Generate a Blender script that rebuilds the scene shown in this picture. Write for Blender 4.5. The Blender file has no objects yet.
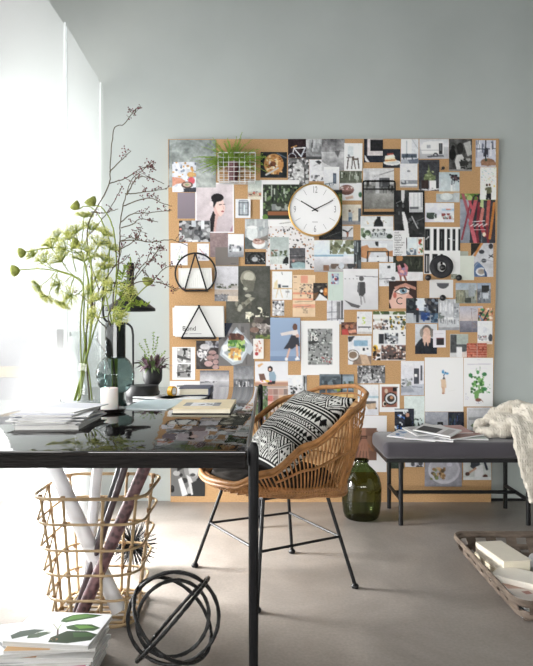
WALLC = 'adb3b1'; FLOORC = '837c76'; WINE = 9.2; LOWE = 7.0; LOWP = 180.0; FILLE = 29.0; WORLDC = (.97, .98, 1.0); WORLDS = .04; EXPO = -0.32; CEILC = '1c1e1d'
import bpy, bmesh, math, random
import numpy as np
from mathutils import Vector, Matrix
random.seed(7)
SC = bpy.context.scene
COL = SC.collection
F = 640.0; CX = 266.5; CY = 333.0; HC = 1.04          # focal length in pixels, image centre, eye height

def W(px, py, Y):
    return Vector(((px-CX)*Y/F, Y, HC-(py-CY)*Y/F))
def hx(c):
    c = c.lstrip('#')
    if len(c) == 3: c = ''.join(k*2 for k in c)
    return tuple(int(c[i:i+2], 16)/255 for i in (0, 2, 4))
def lin1(u): return u/12.92 if u <= .04045 else ((u+.055)/1.055)**2.4
def lin(c):
    if isinstance(c, str): c = hx(c)
    return tuple(lin1(u) for u in c)

# ------------------------------------------------------------------ materials
def nmat(name):
    m = bpy.data.materials.new(name); m.use_nodes = True
    nt = m.node_tree; b = nt.nodes['Principled BSDF']
    return m, nt, b
def mat(name, col, rough=.5, metal=0., spec=.5, noise=0., nscale=30., bump=0., bscale=None, stretch=(1, 1, 1), sheen=0., coat=0.):
    m, nt, b = nmat(name)
    c = lin(col)
    b.inputs['Base Color'].default_value = (*c, 1); b.inputs['Roughness'].default_value = rough
    b.inputs['Metallic'].default_value = metal; b.inputs['Specular IOR Level'].default_value = spec
    if sheen: b.inputs['Sheen Weight'].default_value = sheen
    if coat: b.inputs['Coat Weight'].default_value = coat; b.inputs['Coat Roughness'].default_value = .1
    if noise or bump:
        tc = nt.nodes.new('ShaderNodeTexCoord'); mp = nt.nodes.new('ShaderNodeMapping')
        mp.inputs['Scale'].default_value = stretch
        nt.links.new(tc.outputs['Object'], mp.inputs['Vector'])
    if noise:
        n = nt.nodes.new('ShaderNodeTexNoise'); n.inputs['Scale'].default_value = nscale; n.inputs['Detail'].default_value = 5
        nt.links.new(mp.outputs['Vector'], n.inputs['Vector'])
        r = nt.nodes.new('ShaderNodeValToRGB')
        r.color_ramp.elements[0].position = .3; r.color_ramp.elements[1].position = .7
        r.color_ramp.elements[0].color = (*[max(0, u*(1-noise)) for u in c], 1)
        r.color_ramp.elements[1].color = (*[min(1, u*(1+noise)) for u in c], 1)
        nt.links.new(n.outputs['Fac'], r.inputs['Fac']); nt.links.new(r.outputs['Color'], b.inputs['Base Color'])
    if bump:
        n2 = nt.nodes.new('ShaderNodeTexNoise'); n2.inputs['Scale'].default_value = bscale or nscale; n2.inputs['Detail'].default_value = 4
        nt.links.new(mp.outputs['Vector'], n2.inputs['Vector'])
        bp = nt.nodes.new('ShaderNodeBump'); bp.inputs['Strength'].default_value = bump; bp.inputs['Distance'].default_value = .01
        nt.links.new(n2.outputs['Fac'], bp.inputs['Height']); nt.links.new(bp.outputs['Normal'], b.inputs['Normal'])
    return m
def schlick(nt, f0, gl=1.0):
    lw = nt.nodes.new('ShaderNodeLayerWeight')
    pw = nt.nodes.new('ShaderNodeMath'); pw.operation = 'POWER'; pw.inputs[1].default_value = 5
    nt.links.new(lw.outputs['Facing'], pw.inputs[0]); lw.inputs['Blend'].default_value = .5
    ma = nt.nodes.new('ShaderNodeMath'); ma.operation = 'MULTIPLY_ADD'; ma.inputs[1].default_value = (1-f0)*gl; ma.inputs[2].default_value = f0*gl
    nt.links.new(pw.outputs[0], ma.inputs[0]); return ma
def glass(name, tint, ior=1.45, rough=.0, gl=1.0):
    m = bpy.data.materials.new(name); m.use_nodes = True; nt = m.node_tree; nt.nodes.clear()
    out = nt.nodes.new('ShaderNodeOutputMaterial'); mx = nt.nodes.new('ShaderNodeMixShader')
    mul = schlick(nt, ((ior-1)/(ior+1))**2, gl)
    tr = nt.nodes.new('ShaderNodeBsdfTransparent'); tr.inputs['Color'].default_value = (*tint, 1)
    lw = nt.nodes.new('ShaderNodeLayerWeight'); lw.inputs['Blend'].default_value = .5      # longer way through the glass towards its outline
    rp = nt.nodes.new('ShaderNodeValToRGB'); rp.color_ramp.elements[0].position = .45; rp.color_ramp.elements[1].position = .98
    rp.color_ramp.elements[0].color = (*tint, 1); rp.color_ramp.elements[1].color = (*[t*t*.55 for t in tint], 1)
    nt.links.new(lw.outputs['Facing'], rp.inputs['Fac']); nt.links.new(rp.outputs['Color'], tr.inputs['Color'])
    g = nt.nodes.new('ShaderNodeBsdfGlossy'); g.inputs['Roughness'].default_value = rough; g.inputs['Color'].default_value = (.8, .8, .8, 1)
    nt.links.new(mul.outputs[0], mx.inputs[0])
    nt.links.new(tr.outputs[0], mx.inputs[1]); nt.links.new(g.outputs[0], mx.inputs[2]); nt.links.new(mx.outputs[0], out.inputs['Surface'])
    return m
def attr_mat(name, rough=.5, spec=.3, bump=0., bscale=400):
    m, nt, b = nmat(name)
    a = nt.nodes.new('ShaderNodeAttribute'); a.attribute_name = 'print'
    nt.links.new(a.outputs['Color'], b.inputs['Base Color'])
    b.inputs['Roughness'].default_value = rough; b.inputs['Specular IOR Level'].default_value = spec
    if bump:
        n2 = nt.nodes.new('ShaderNodeTexNoise'); n2.inputs['Scale'].default_value = bscale
        tc = nt.nodes.new('ShaderNodeTexCoord'); nt.links.new(tc.outputs['Object'], n2.inputs['Vector'])
        bp = nt.nodes.new('ShaderNodeBump'); bp.inputs['Strength'].default_value = bump; bp.inputs['Distance'].default_value = .002
        nt.links.new(n2.outputs['Fac'], bp.inputs['Height']); nt.links.new(bp.outputs['Normal'], b.inputs['Normal'])
    return m

# ------------------------------------------------------------------ mesh builder
def catmull(pts, n=6, closed=False):
    pts = [Vector(p) for p in pts]; out = []
    m = len(pts); rng = m if closed else m-1
    for i in range(rng):
        p1 = pts[i]; p2 = pts[(i+1) % m]
        p0 = pts[(i-1) % m] if (closed or i > 0) else p1*2-p2
        p3 = pts[(i+2) % m] if (closed or i+2 < m) else p2*2-p1
        for k in range(n):
            t = k/n
            out.append(.5*((2*p1)+(p2-p0)*t+(2*p0-5*p1+4*p2-p3)*t*t+(3*p1-p0-3*p2+p3)*t**3))
    if not closed: out.append(pts[-1])
    return out
class MB:
    def __init__(s): s.v = []; s.f = []; s.m = []
    def add(s, vs, fs, mi=0):
        o = len(s.v); s.v += [Vector(v) for v in vs]
        for f in fs: s.f.append([i+o for i in f]); s.m.append(mi)
        return s
    def box(s, lo, hi, mi=0, M=None):
        x0, y0, z0 = lo; x1, y1, z1 = hi
        vs = [Vector(p) for p in ((x0,y0,z0),(x1,y0,z0),(x1,y1,z0),(x0,y1,z0),(x0,y0,z1),(x1,y0,z1),(x1,y1,z1),(x0,y1,z1))]
        if M: vs = [M @ v for v in vs]
        return s.add(vs, [(0,3,2,1),(4,5,6,7),(0,1,5,4),(1,2,6,5),(2,3,7,6),(3,0,4,7)], mi)
    def rbox(s, lo, hi, r=.01, seg=2, mi=0, M=None):
        bm = bmesh.new(); bmesh.ops.create_cube(bm, size=1)
        lo = Vector(lo); hi = Vector(hi)
        for v in bm.verts: v.co = Vector([lo[i]+(v.co[i]+.5)*(hi[i]-lo[i]) for i in range(3)])
        bmesh.ops.bevel(bm, geom=list(bm.edges), offset=r, segments=seg, profile=.5, affect='EDGES')
        bm.verts.index_update()
        s.add([(M @ v.co if M else v.co.copy()) for v in bm.verts], [[v.index for v in f.verts] for f in bm.faces], mi)
        bm.free(); return s
    def tube(s, pts, r, sides=8, closed=False, cap=True, mi=0, flat=None):
        pts = [Vector(p) for p in pts]; n = len(pts)
        rr = r if isinstance(r, (list, tuple)) else [r]*n
        up = None; rings = []
        for i in range(n):
            a = pts[(i-1) % n] if (closed or i > 0) else pts[i]
            b = pts[(i+1) % n] if (closed or i < n-1) else pts[i]
            t = (b-a)
            if t.length < 1e-9: t = Vector((0, 0, 1))
            t.normalize()
            if up is None:
                up = Vector((0, 0, 1)) if abs(t.z) < .9 else Vector((0, 1, 0))
            u = up-t*up.dot(t)
            if u.length < 1e-6: u = t.orthogonal()
            u.normalize(); up = u; w = t.cross(u)
            fu, fw = flat if flat else (1, 1)
            rings.append([pts[i]+(u*math.cos(2*math.pi*k/sides)*fu+w*math.sin(2*math.pi*k/sides)*fw)*rr[i] for k in range(sides)])
        vs = [p for g in rings for p in g]; fs = []
        for i in range(n if closed else n-1):
            j = (i+1) % n
            for k in range(sides):
                l = (k+1) % sides
                fs.append((i*sides+k, i*sides+l, j*sides+l, j*sides+k))
        if cap and not closed:
            fs.append(tuple(reversed(range(sides)))); fs.append(tuple((n-1)*sides+k for k in range(sides)))
        return s.add(vs, fs, mi)
    def lathe(s, prof, c=(0, 0, 0), seg=32, mi=0, M=None, cap=False):
        c = Vector(c); vs = []; n = len(prof)
        for k in range(seg):
            a = 2*math.pi*k/seg
            for r, z in prof:
                v = Vector((r*math.cos(a), r*math.sin(a), z))
                vs.append((M @ v if M else v)+c)
        fs = []
        for k in range(seg):
            l = (k+1) % seg
            for i in range(n-1):
                fs.append((k*n+i, l*n+i, l*n+i+1, k*n+i+1))
        if cap:
            fs.append(tuple(reversed([k*n for k in range(seg)]))); fs.append(tuple(k*n+n-1 for k in range(seg)))
        return s.add(vs, fs, mi)
    def sphere(s, c, r, seg=10, rings=6, mi=0):
        if not isinstance(r, (tuple, list, Vector)): r = (r, r, r)
        c = Vector(c); vs = [c+Vector((0, 0, r[2]))]
        for i in range(1, rings):
            a = math.pi*i/rings
            for k in range(seg):
                b = 2*math.pi*k/seg
                vs.append(c+Vector((r[0]*math.sin(a)*math.cos(b), r[1]*math.sin(a)*math.sin(b), r[2]*math.cos(a))))
        vs.append(c-Vector((0, 0, r[2]))); fs = []; L = len(vs)-1
        for k in range(seg):
            l = (k+1) % seg
            fs.append((0, 1+k, 1+l)); fs.append((L, L-seg+l, L-seg+k))
            for i in range(rings-2):
                a = 1+i*seg; fs.append((a+k, a+seg+k, a+seg+l, a+l))
        return s.add(vs, fs, mi)
    def octa(s, c, r, mi=0):
        c = Vector(c)
        d = [Vector(p)*r for p in ((1,0,0),(-1,0,0),(0,1,0),(0,-1,0),(0,0,1),(0,0,-1))]
        return s.add([c+p for p in d], [(0,2,4),(2,1,4),(1,3,4),(3,0,4),(2,0,5),(1,2,5),(3,1,5),(0,3,5)], mi)
    def build(s, name, mats, parent=None, smooth=True, ang=40):
        if not isinstance(mats, (list, tuple)): mats = [mats]
        o0 = Vector((0, 0, 0))
        if parent is not None: o0 = world_loc(parent)
        elif s.v:
            xs = [v.x for v in s.v]; ys = [v.y for v in s.v]; zs = [v.z for v in s.v]
            o0 = Vector(((min(xs)+max(xs))/2, (min(ys)+max(ys))/2, min(zs)))
        me = bpy.data.meshes.new(name)
        me.from_pydata([v-o0 for v in s.v], [], s.f)
        for m in mats: me.materials.append(m)
        if len(mats) > 1: me.polygons.foreach_set('material_index', s.m)
        bm = bmesh.new(); bm.from_mesh(me)
        bmesh.ops.recalc_face_normals(bm, faces=bm.faces)
        if smooth:
            ca = math.radians(ang)
            for f in bm.faces: f.smooth = True
            for e in bm.edges:
                if len(e.link_faces) == 2 and e.calc_face_angle(0) > ca: e.smooth = False
        bm.to_mesh(me); bm.free()
        o = bpy.data.objects.new(name, me); COL.objects.link(o)
        if parent is not None: o.parent = parent
        else: o.location = o0
        return o
def world_loc(o):
    v = o.location.copy()
    while o.parent: o = o.parent; v = v+o.location
    return v
def tag(o, label=None, cat=None, group=None, kind=None):
    if label: o['label'] = label
    if cat: o['category'] = cat
    if group: o['group'] = group
    if kind: o['kind'] = kind
    return o
def thing(name, loc, label, cat, group=None):
    o = bpy.data.objects.new(name, None); COL.objects.link(o); o.location = Vector(loc); o.empty_display_size = .05
    return tag(o, label, cat, group)
def struct(name, mb, m, smooth=False):
    return tag(mb.build(name, m, smooth=smooth), kind='structure')
def text_mb(s, size, M, ext=.0005, align='CENTER', sx=1.0):
    cu = bpy.data.curves.new('lettering', 'FONT'); cu.body = s; cu.size = size; cu.extrude = ext; cu.align_x = align; cu.align_y = 'CENTER'; cu.resolution_u = 3
    o = bpy.data.objects.new('lettering', cu); COL.objects.link(o)
    bpy.context.view_layer.update()
    me = bpy.data.meshes.new_from_object(o.evaluated_get(bpy.context.evaluated_depsgraph_get()))
    mb = MB(); mb.add([M @ Vector((v.co.x*sx, v.co.y, v.co.z)) for v in me.vertices], [list(p.vertices) for p in me.polygons])
    bpy.data.objects.remove(o); bpy.data.curves.remove(cu); bpy.data.meshes.remove(me)
    return mb
def frameM(o, x, y):
    x = Vector(x).normalized(); y = Vector(y); z = x.cross(y).normalized(); y = z.cross(x)
    m = Matrix((x, y, z)).transposed().to_4x4(); m.translation = Vector(o)
    return m

# ------------------------------------------------------------------ printed pictures: a tiny painter for paper surfaces
def vnoise(w, h, scale, seed):
    rs = np.random.RandomState(seed); out = np.zeros((h, w)); amp = 1; tot = 0
    for o in range(3):
        gx = max(2, int(scale*2**o)); gy = max(2, int(scale*2**o*h/w)+1)
        g = rs.rand(gy+2, gx+2)
        yy = np.linspace(0, gy, h); xx = np.linspace(0, gx, w)
        yi = yy.astype(int); xi = xx.astype(int); fy = (yy-yi)[:, None]; fx = (xx-xi)[None, :]
        a = g[np.ix_(yi, xi)]; b = g[np.ix_(yi, xi+1)]; c = g[np.ix_(yi+1, xi)]; d = g[np.ix_(yi+1, xi+1)]
        out += amp*(a*(1-fx)*(1-fy)+b*fx*(1-fy)+c*(1-fx)*fy+d*fx*fy); tot += amp; amp *= .6
    return out/tot
def paint(w, h, bg, ops, seed=1):
    S = 2; w2 = w*S; h2 = h*S
    im = np.zeros((h2, w2, 3)); im[:] = hx(bg)
    Y, X = np.mgrid[0:h2, 0:w2]; X = (X+.5)/w2*100; Y = (Y+.5)/h2*100
    asp = h2/w2
    rs = random.Random(seed)
    for op in [t.strip() for t in ops.split(';') if t.strip()]:
        a = op.split(); k = a[0]
        if k == 'r':
            x0, y0, x1, y1 = map(float, a[1:5]); im[(X >= x0) & (X < x1) & (Y >= y0) & (Y < y1)] = hx(a[5])
        elif k == 'e':
            x, y, rx, ry = map(float, a[1:5]); im[((X-x)/rx)**2+((Y-y)/ry)**2 < 1] = hx(a[5])
        elif k == 'o':     # outlined ellipse
            x, y, rx, ry, t = map(float, a[1:6]); q = np.sqrt(((X-x)/rx)**2+((Y-y)/ry)**2); im[(q < 1) & (q > 1-t)] = hx(a[6])
        elif k == 'l':
            x0, y0, x1, y1, t = map(float, a[1:6]); dx = x1-x0; dy = (y1-y0)*asp; L = dx*dx+dy*dy+1e-9
            q = np.clip(((X-x0)*dx+(Y-y0)*asp*dy)/L, 0, 1)
            d = np.hypot(X-x0-q*dx, (Y-y0)*asp-q*dy); im[d < t/2] = hx(a[6])
        elif k == 'p':
            c = hx(a[1]); q = list(map(float, a[2:])); P = list(zip(q[::2], q[1::2]))
            ins = np.zeros(X.shape, bool)
            for i in range(len(P)):
                (x0, y0), (x1, y1) = P[i], P[i-1]
                if y0 == y1: continue
                cnd = ((y0 > Y) != (y1 > Y)) & (X < (x1-x0)*(Y-y0)/(y1-y0)+x0); ins ^= cnd
            im[ins] = c
        elif k == 'g':     # vertical blend between two rows
            y0, y1 = float(a[1]), float(a[2]); t = np.clip((Y-y0)/(y1-y0), 0, 1)[..., None]
            m = (Y >= y0) & (Y < y1); im[m] = (np.array(hx(a[3]))*(1-t)+np.array(hx(a[4]))*t)[m]
        elif k == 'n':     # tonal mottling
            amp, sc = float(a[1]), float(a[2])
            q = vnoise(w2, h2, sc, seed+len(op))-.5
            m = np.ones(X.shape, bool)
            if len(a) > 6: x0, y0, x1, y1 = map(float, a[3:7]); m = (X >= x0) & (X < x1) & (Y >= y0) & (Y < y1)
            im[m] = np.clip(im+(q*2*amp)[..., None], 0, 1)[m]
        elif k == 's':     # scatter of blobs
            x0, y0, x1, y1, n, sz = map(float, a[1:7]); cs = a[7:]
            for _ in range(int(n)):
                x = rs.uniform(x0, x1); y = rs.uniform(y0, y1); r1 = sz*rs.uniform(.5, 1.3); r2 = sz*rs.uniform(.5, 1.3)/asp
                m = (((X-x)/r1)**2+((Y-y)/r2)**2 < 1) & (X >= x0) & (X <= x1) & (Y >= y0) & (Y <= y1); im[m] = hx(rs.choice(cs))
        elif k == 'v':     # scatter of upright bars
            x0, y0, x1, y1, n, sz = map(float, a[1:7]); cs = a[7:]
            for _ in range(int(n)):
                x = rs.uniform(x0, x1); y = rs.uniform(y0, (y0+y1)/2); hh = rs.uniform(.3, 1)*(y1-y0)/2
                m = (abs(X-x) < sz*rs.uniform(.3, .7)) & (Y > y) & (Y < y+hh); im[m] = hx(rs.choice(cs))
        elif k == 'b':
            t = float(a[1]); m = (X < t) | (X > 100-t) | (Y < t/asp) | (Y > 100-t/asp); im[m] = hx(a[2])
    im = im.reshape(h, S, w, S, 3).mean(axis=(1, 3))
    return im
def to_lin(im):
    return np.where(im <= .04045, im/12.92, ((im+.055)/1.055)**2.4)
def sheet(name, m, O, U, V, wpx, hpx, im, thick=.0008, parent=None, bend=None):
    """printed sheet: O top-left corner, U along the width, V down the height, thickness away from the viewer"""
    h, w = im.shape[:2]; O = Vector(O); U = Vector(U); V = Vector(V)
    N = U.cross(V).normalized()                # points away from the printed side
    uu = np.linspace(0, 1, w); vv = np.linspace(0, 1, h)
    P = np.array(O)[None, None, :]+uu[None, :, None]*np.array(U)+vv[:, None, None]*np.array(V)
    if bend is not None: P = P+(bend(uu[None, :], vv[:, None]))[..., None]*(-np.array(N))
    top = P.reshape(-1, 3); back = top+np.array(N)*thick
    idx = np.arange(w*h).reshape(h, w)
    q = np.stack([idx[:-1, :-1], idx[1:, :-1], idx[1:, 1:], idx[:-1, 1:]], -1).reshape(-1, 4)
    loop = list(idx[0, :])+list(idx[1:, -1])+list(idx[-1, -2::-1])+list(idx[-2:0:-1, 0])
    L = len(loop); nb = w*h
    vs = np.vstack([top, back[loop]])
    faces = q.tolist()
    for i in range(L):
        j = (i+1) % L; faces.append([loop[i], loop[j], nb+j, nb+i])
    faces.append([nb+i for i in range(L)])
    o0 = world_loc(parent) if parent is not None else Vector(vs.mean(axis=0))
    if parent is None: o0.z = vs[:, 2].min()
    me = bpy.data.meshes.new(name); me.from_pydata((vs-np.array(o0)).tolist(), [], faces)
    at = me.color_attributes.new('print', 'FLOAT_COLOR', 'POINT')
    c = np.ones((len(vs), 4), dtype=np.float32); li = to_lin(im).reshape(-1, 3)
    c[:nb, :3] = li; c[nb:, :3] = li.mean(axis=0)*.3+.5
    at.data.foreach_set('color', c.ravel())
    me.materials.append(m)
    if bend is not None: me.polygons.foreach_set('use_smooth', [True]*len(q)+[False]*(len(faces)-len(q)))
    o = bpy.data.objects.new(name, me); COL.objects.link(o)
    if parent is not None: o.parent = parent
    else: o.location = o0
    return o

M_PRINT = attr_mat('printed_paper', .5, .25)
M_WHITE = mat('white_paper', 'd9d8d5', .6, noise=.02, nscale=60)
M_PAGES = mat('page_edges', 'c4c3c0', .8, noise=.2, nscale=300, stretch=(.02, .02, 4))
M_BLACKMETAL = mat('black_metal', '121214', .42, spec=.28, bump=.15, bscale=80)
M_BLACKPAINT = mat('black_paint', '141416', .38, spec=.28, noise=.1)
M_IRON = mat('hammered_iron', '121213', .36, metal=.1, spec=.45, bump=.9, bscale=55, noise=.3)
M_INK = mat('dark_ink', '2a2a2c', .6, noise=.05)
M_GREYINK = mat('grey_ink', '8a8a8c', .6, noise=.05)
# ------------------------------------------------------------------ the room
YW = 3.967; YB = 3.935
def wall_mat(name, col):
    m, nt, b = nmat(name)
    c = lin(col)
    tc = nt.nodes.new('ShaderNodeTexCoord'); n = nt.nodes.new('ShaderNodeTexNoise'); n.inputs['Scale'].default_value = 1.6; n.inputs['Detail'].default_value = 6
    nt.links.new(tc.outputs['Object'], n.inputs['Vector'])
    r = nt.nodes.new('ShaderNodeValToRGB'); r.color_ramp.elements[0].position = .35; r.color_ramp.elements[1].position = .65
    r.color_ramp.elements[0].color = (*[u*.95 for u in c], 1); r.color_ramp.elements[1].color = (*[min(1, u*1.05) for u in c], 1)
    nt.links.new(n.outputs['Fac'], r.inputs['Fac']); nt.links.new(r.outputs['Color'], b.inputs['Base Color'])
    n2 = nt.nodes.new('ShaderNodeTexNoise'); n2.inputs['Scale'].default_value = 120; nt.links.new(tc.outputs['Object'], n2.inputs['Vector'])
    bp = nt.nodes.new('ShaderNodeBump'); bp.inputs['Strength'].default_value = .08; bp.inputs['Distance'].default_value = .003
    nt.links.new(n2.outputs['Fac'], bp.inputs['Height']); nt.links.new(bp.outputs['Normal'], b.inputs['Normal'])
    b.inputs['Roughness'].default_value = .85; b.inputs['Specular IOR Level'].default_value = .15
    return m
M_WALL = wall_mat('sage_paint', WALLC)
M_WWALL = mat('white_plaster', 'dcdcdc', .8, noise=.03, nscale=4)
def floor_mat():
    m, nt, b = nmat('polished_concrete')
    tc = nt.nodes.new('ShaderNodeTexCoord')
    n = nt.nodes.new('ShaderNodeTexNoise'); n.inputs['Scale'].default_value = 2.2; n.inputs['Detail'].default_value = 9; n.inputs['Roughness'].default_value = .62; n.inputs['Distortion'].default_value = .6
    n2 = nt.nodes.new('ShaderNodeTexNoise'); n2.inputs['Scale'].default_value = 90; n2.inputs['Detail'].default_value = 3
    for q in (n, n2): nt.links.new(tc.outputs['Object'], q.inputs['Vector'])
    r = nt.nodes.new('ShaderNodeValToRGB'); c = lin(FLOORC)
    r.color_ramp.elements[0].position = .3; r.color_ramp.elements[1].position = .7
    r.color_ramp.elements[0].color = (*[u*.74 for u in c], 1); r.color_ramp.elements[1].color = (*[min(1, u*1.24) for u in c], 1)
    mx = nt.nodes.new('ShaderNodeMixRGB'); mx.blend_type = 'OVERLAY'; mx.inputs[0].default_value = .25
    nt.links.new(n.outputs['Fac'], r.inputs['Fac']); nt.links.new(r.outputs['Color'], mx.inputs[1]); nt.links.new(n2.outputs['Fac'], mx.inputs[2])
    nt.links.new(mx.outputs[0], b.inputs['Base Color'])
    b.inputs['Roughness'].default_value = .38; b.inputs['Specular IOR Level'].default_value = .4
    bp = nt.nodes.new('ShaderNodeBump'); bp.inputs['Strength'].default_value = .06; bp.inputs['Distance'].default_value = .004
    nt.links.new(n2.outputs['Fac'], bp.inputs['Height']); nt.links.new(bp.outputs['Normal'], b.inputs['Normal'])
    return m
XL, XR, YF, ZC = -1.75, 3.0, -2.6, 3.3
struct('floor', MB().box((XL-.1, YF, -.1), (XR+.1, YW+.1, 0)), floor_mat())
struct('wall_back', MB().box((XL-.1, YW, 0), (XR+.1, YW+.1, ZC)), M_WALL)
struct('wall_right', MB().box((XR, YF, 0), (XR+.1, YW, ZC)), M_WALL)
struct('ceiling', MB().box((XL-.1, YF, ZC), (XR+.1, YW+.1, ZC+.1)), mat('dark_ceiling', CEILC, .8, noise=.05))
ZS, ZH = 1.0, 2.52
struct('wall_left', MB().box((XL-.1, YF, 0), (XL, YW, .06)).box((XL-.1, 3.90, .06), (XL, YW, .66)).box((XL-.1, YF, .06), (XL, 1.9, .66)).box((XL-.1, YF, .66), (XL, YW, ZS)).box((XL-.1, YF, ZH), (XL, YW, ZC)), M_WWALL)
struct('trim_1', MB().box((XL-.1, YF, ZS), (XL+.08, YW, ZS+.03)).box((XL-.02, YF, .62), (XL+.03, YW, .66)), mat('oak_sill', 'c2ab8c', .6, noise=.1))
mw = bpy.data.materials.new('daylit_pane'); mw.use_nodes = True; mw.node_tree.nodes.clear()
em = mw.node_tree.nodes.new('ShaderNodeEmission'); em.inputs['Color'].default_value = (1, .985, .965, 1); em.inputs['Strength'].default_value = WINE
mo = mw.node_tree.nodes.new('ShaderNodeOutputMaterial'); mw.node_tree.links.new(em.outputs[0], mo.inputs['Surface'])
struct('window_1', MB().box((XL-.06, YF, ZS+.03), (XL-.05, YW, ZH)), mw)
M_LOW = bpy.data.materials.new('daylit_low_pane'); M_LOW.use_nodes = True; M_LOW.node_tree.nodes.clear()
_e = M_LOW.node_tree.nodes.new('ShaderNodeEmission'); _e.inputs['Color'].default_value = (1, .99, .98, 1); _e.inputs['Strength'].default_value = LOWE
_o = M_LOW.node_tree.nodes.new('ShaderNodeOutputMaterial'); M_LOW.node_tree.links.new(_e.outputs[0], _o.inputs['Surface'])
_l = bpy.data.lights.new('low_window_daylight', 'AREA'); _l.shape = 'RECTANGLE'; _l.size = 1.5; _l.size_y = .5; _l.energy = LOWP; _l.spread = math.radians(85); _l.color = (1, .985, .96)
_lo = bpy.data.objects.new('low_window_daylight', _l); COL.objects.link(_lo); _lo.location = (XL-.03, 3.05, .36)
_lo.rotation_euler = Vector((1, -.10, -.62)).to_track_quat('-Z', 'Z').to_euler()
struct('window_2', MB().box((XL-.06, 1.9, .06), (XL-.05, 3.90, .62)), M_LOW)
M_FILL = bpy.data.materials.new('front_fill_glow'); M_FILL.use_nodes = True; M_FILL.node_tree.nodes.clear()  # glow of the fill sheet added behind the camera
_e = M_FILL.node_tree.nodes.new('ShaderNodeEmission'); _e.inputs['Color'].default_value = (1, .985, .965, 1); _e.inputs['Strength'].default_value = FILLE
_o = M_FILL.node_tree.nodes.new('ShaderNodeOutputMaterial'); M_FILL.node_tree.links.new(_e.outputs[0], _o.inputs['Surface'])
FZ0, FZ1 = .92, 1.42
struct('wall_front_mask', MB().box((XL-.1, YF-.1, 0), (XR+.1, YF, FZ0)).box((XL-.1, YF-.1, FZ1), (XR+.1, YF, ZC)), M_WALL)  # unseen wall added, its slot shaped to keep fill off upper wall and floor
struct('front_fill_sheet', MB().box((XL-.1, YF-1.91, .8), (XR+.1, YF-1.9, 2.1)), M_FILL)  # unseen glowing sheet added as front fill for the board
struct('trim_2', MB().box((XL, 3.45, .68), (-1.13, 3.60, .80)).box((XL, 3.47, .80), (-1.13, 3.60, .86), 1).box((XL, 3.45, .86), (-1.13, 3.60, 1.06), 0), [mat('grey_ledge', '8c8d92', .7, noise=.05), mat('beige_ledge', 'c9b8a0', .7, noise=.05)])
struct('shadow_gap_back', MB().box((1.385, YW-.006, 0), (XR, YW, .016)), M_BLACKPAINT)  # dark strip painting in the shade of the gap between wall and floor

# translucent fluted partition panels standing between the window and the desk
def panel_mat():
    m = bpy.data.materials.new('fluted_polycarbonate'); m.use_nodes = True; nt = m.node_tree; nt.nodes.clear()
    out = nt.nodes.new('ShaderNodeOutputMaterial')
    tl = nt.nodes.new('ShaderNodeBsdfTranslucent'); tl.inputs['Color'].default_value = (.82, .84, .85, 1)
    df = nt.nodes.new('ShaderNodeBsdfDiffuse'); df.inputs['Color'].default_value = (.9, .92, .93, 1)
    tr = nt.nodes.new('ShaderNodeBsdfTransparent'); tr.inputs['Color'].default_value = (.95, .97, .98, 1)
    gl = nt.nodes.new('ShaderNodeBsdfGlossy'); gl.inputs['Roughness'].default_value = .12
    tc = nt.nodes.new('ShaderNodeTexCoord'); wv = nt.nodes.new('ShaderNodeTexWave'); wv.bands_direction = 'Y'; wv.inputs['Scale'].default_value = 28
    nt.links.new(tc.outputs['Object'], wv.inputs['Vector'])
    bp = nt.nodes.new('ShaderNodeBump'); bp.inputs['Strength'].default_value = .15; bp.inputs['Distance'].default_value = .004
    nt.links.new(wv.outputs['Fac'], bp.inputs['Height'])
    for q in (tl, df, gl): nt.links.new(bp.outputs['Normal'], q.inputs['Normal'])
    m1 = nt.nodes.new('ShaderNodeMixShader'); m1.inputs[0].default_value = .12   # translucent / diffuse
    nt.links.new(tl.outputs[0], m1.inputs[1]); nt.links.new(df.outputs[0], m1.inputs[2])
    m2 = nt.nodes.new('ShaderNodeMixShader'); m2.inputs[0].default_value = .82   # scatter / clear
    nt.links.new(m1.outputs[0], m2.inputs[1]); nt.links.new(tr.outputs[0], m2.inputs[2])
    fr = schlick(nt, .04, .6)
    m3 = nt.nodes.new('ShaderNodeMixShader'); nt.links.new(fr.outputs[0], m3.inputs[0])
    nt.links.new(m2.outputs[0], m3.inputs[1]); nt.links.new(gl.outputs[0], m3.inputs[2]); nt.links.new(m3.outputs[0], out.inputs['Surface'])
    return m
M_PANEL = panel_mat()
def panel(xa, ya, xb, yb, zt, lab):
    mb = MB(); n = 30; zs = [0, zt]; vs = []
    nx, ny = (yb-ya), -(xb-xa); L = math.hypot(nx, ny); nx /= L; ny /= L
    mb.add([(xa, ya, 0), (xb, yb, 0), (xb, yb, zt), (xa, ya, zt)], [(0, 1, 2, 3)])
    o = mb.build('partition_panel', M_PANEL, smooth=False)
    tag(o, lab, 'panel', 'translucent fluted partition panels')
    M_EDGE = bpy.data.materials.get('panel_edge') or mat('panel_edge', 'eef2f2', .3)
    dx, dy = (xb-xa)/L, (yb-ya)/L
    e = MB()
    for (x, y) in ((xa+dx*.003, ya+dy*.003), (xb-dx*.003, yb-dy*.003)):
        e.box((x-.004, y-.003, .0), (x+.004, y+.003, zt))
    tag(e.build('edge_strip', M_EDGE, parent=o, smooth=False))
    return o
panel(-1.000, 3.17, -1.021, 3.935, 2.58, 'far translucent fluted plastic panel, its edge meeting the sage wall')
panel(-1.012, .9, -1.008, 3.22, 2.579, 'near translucent fluted plastic panel at the left edge beside the desk')

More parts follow.
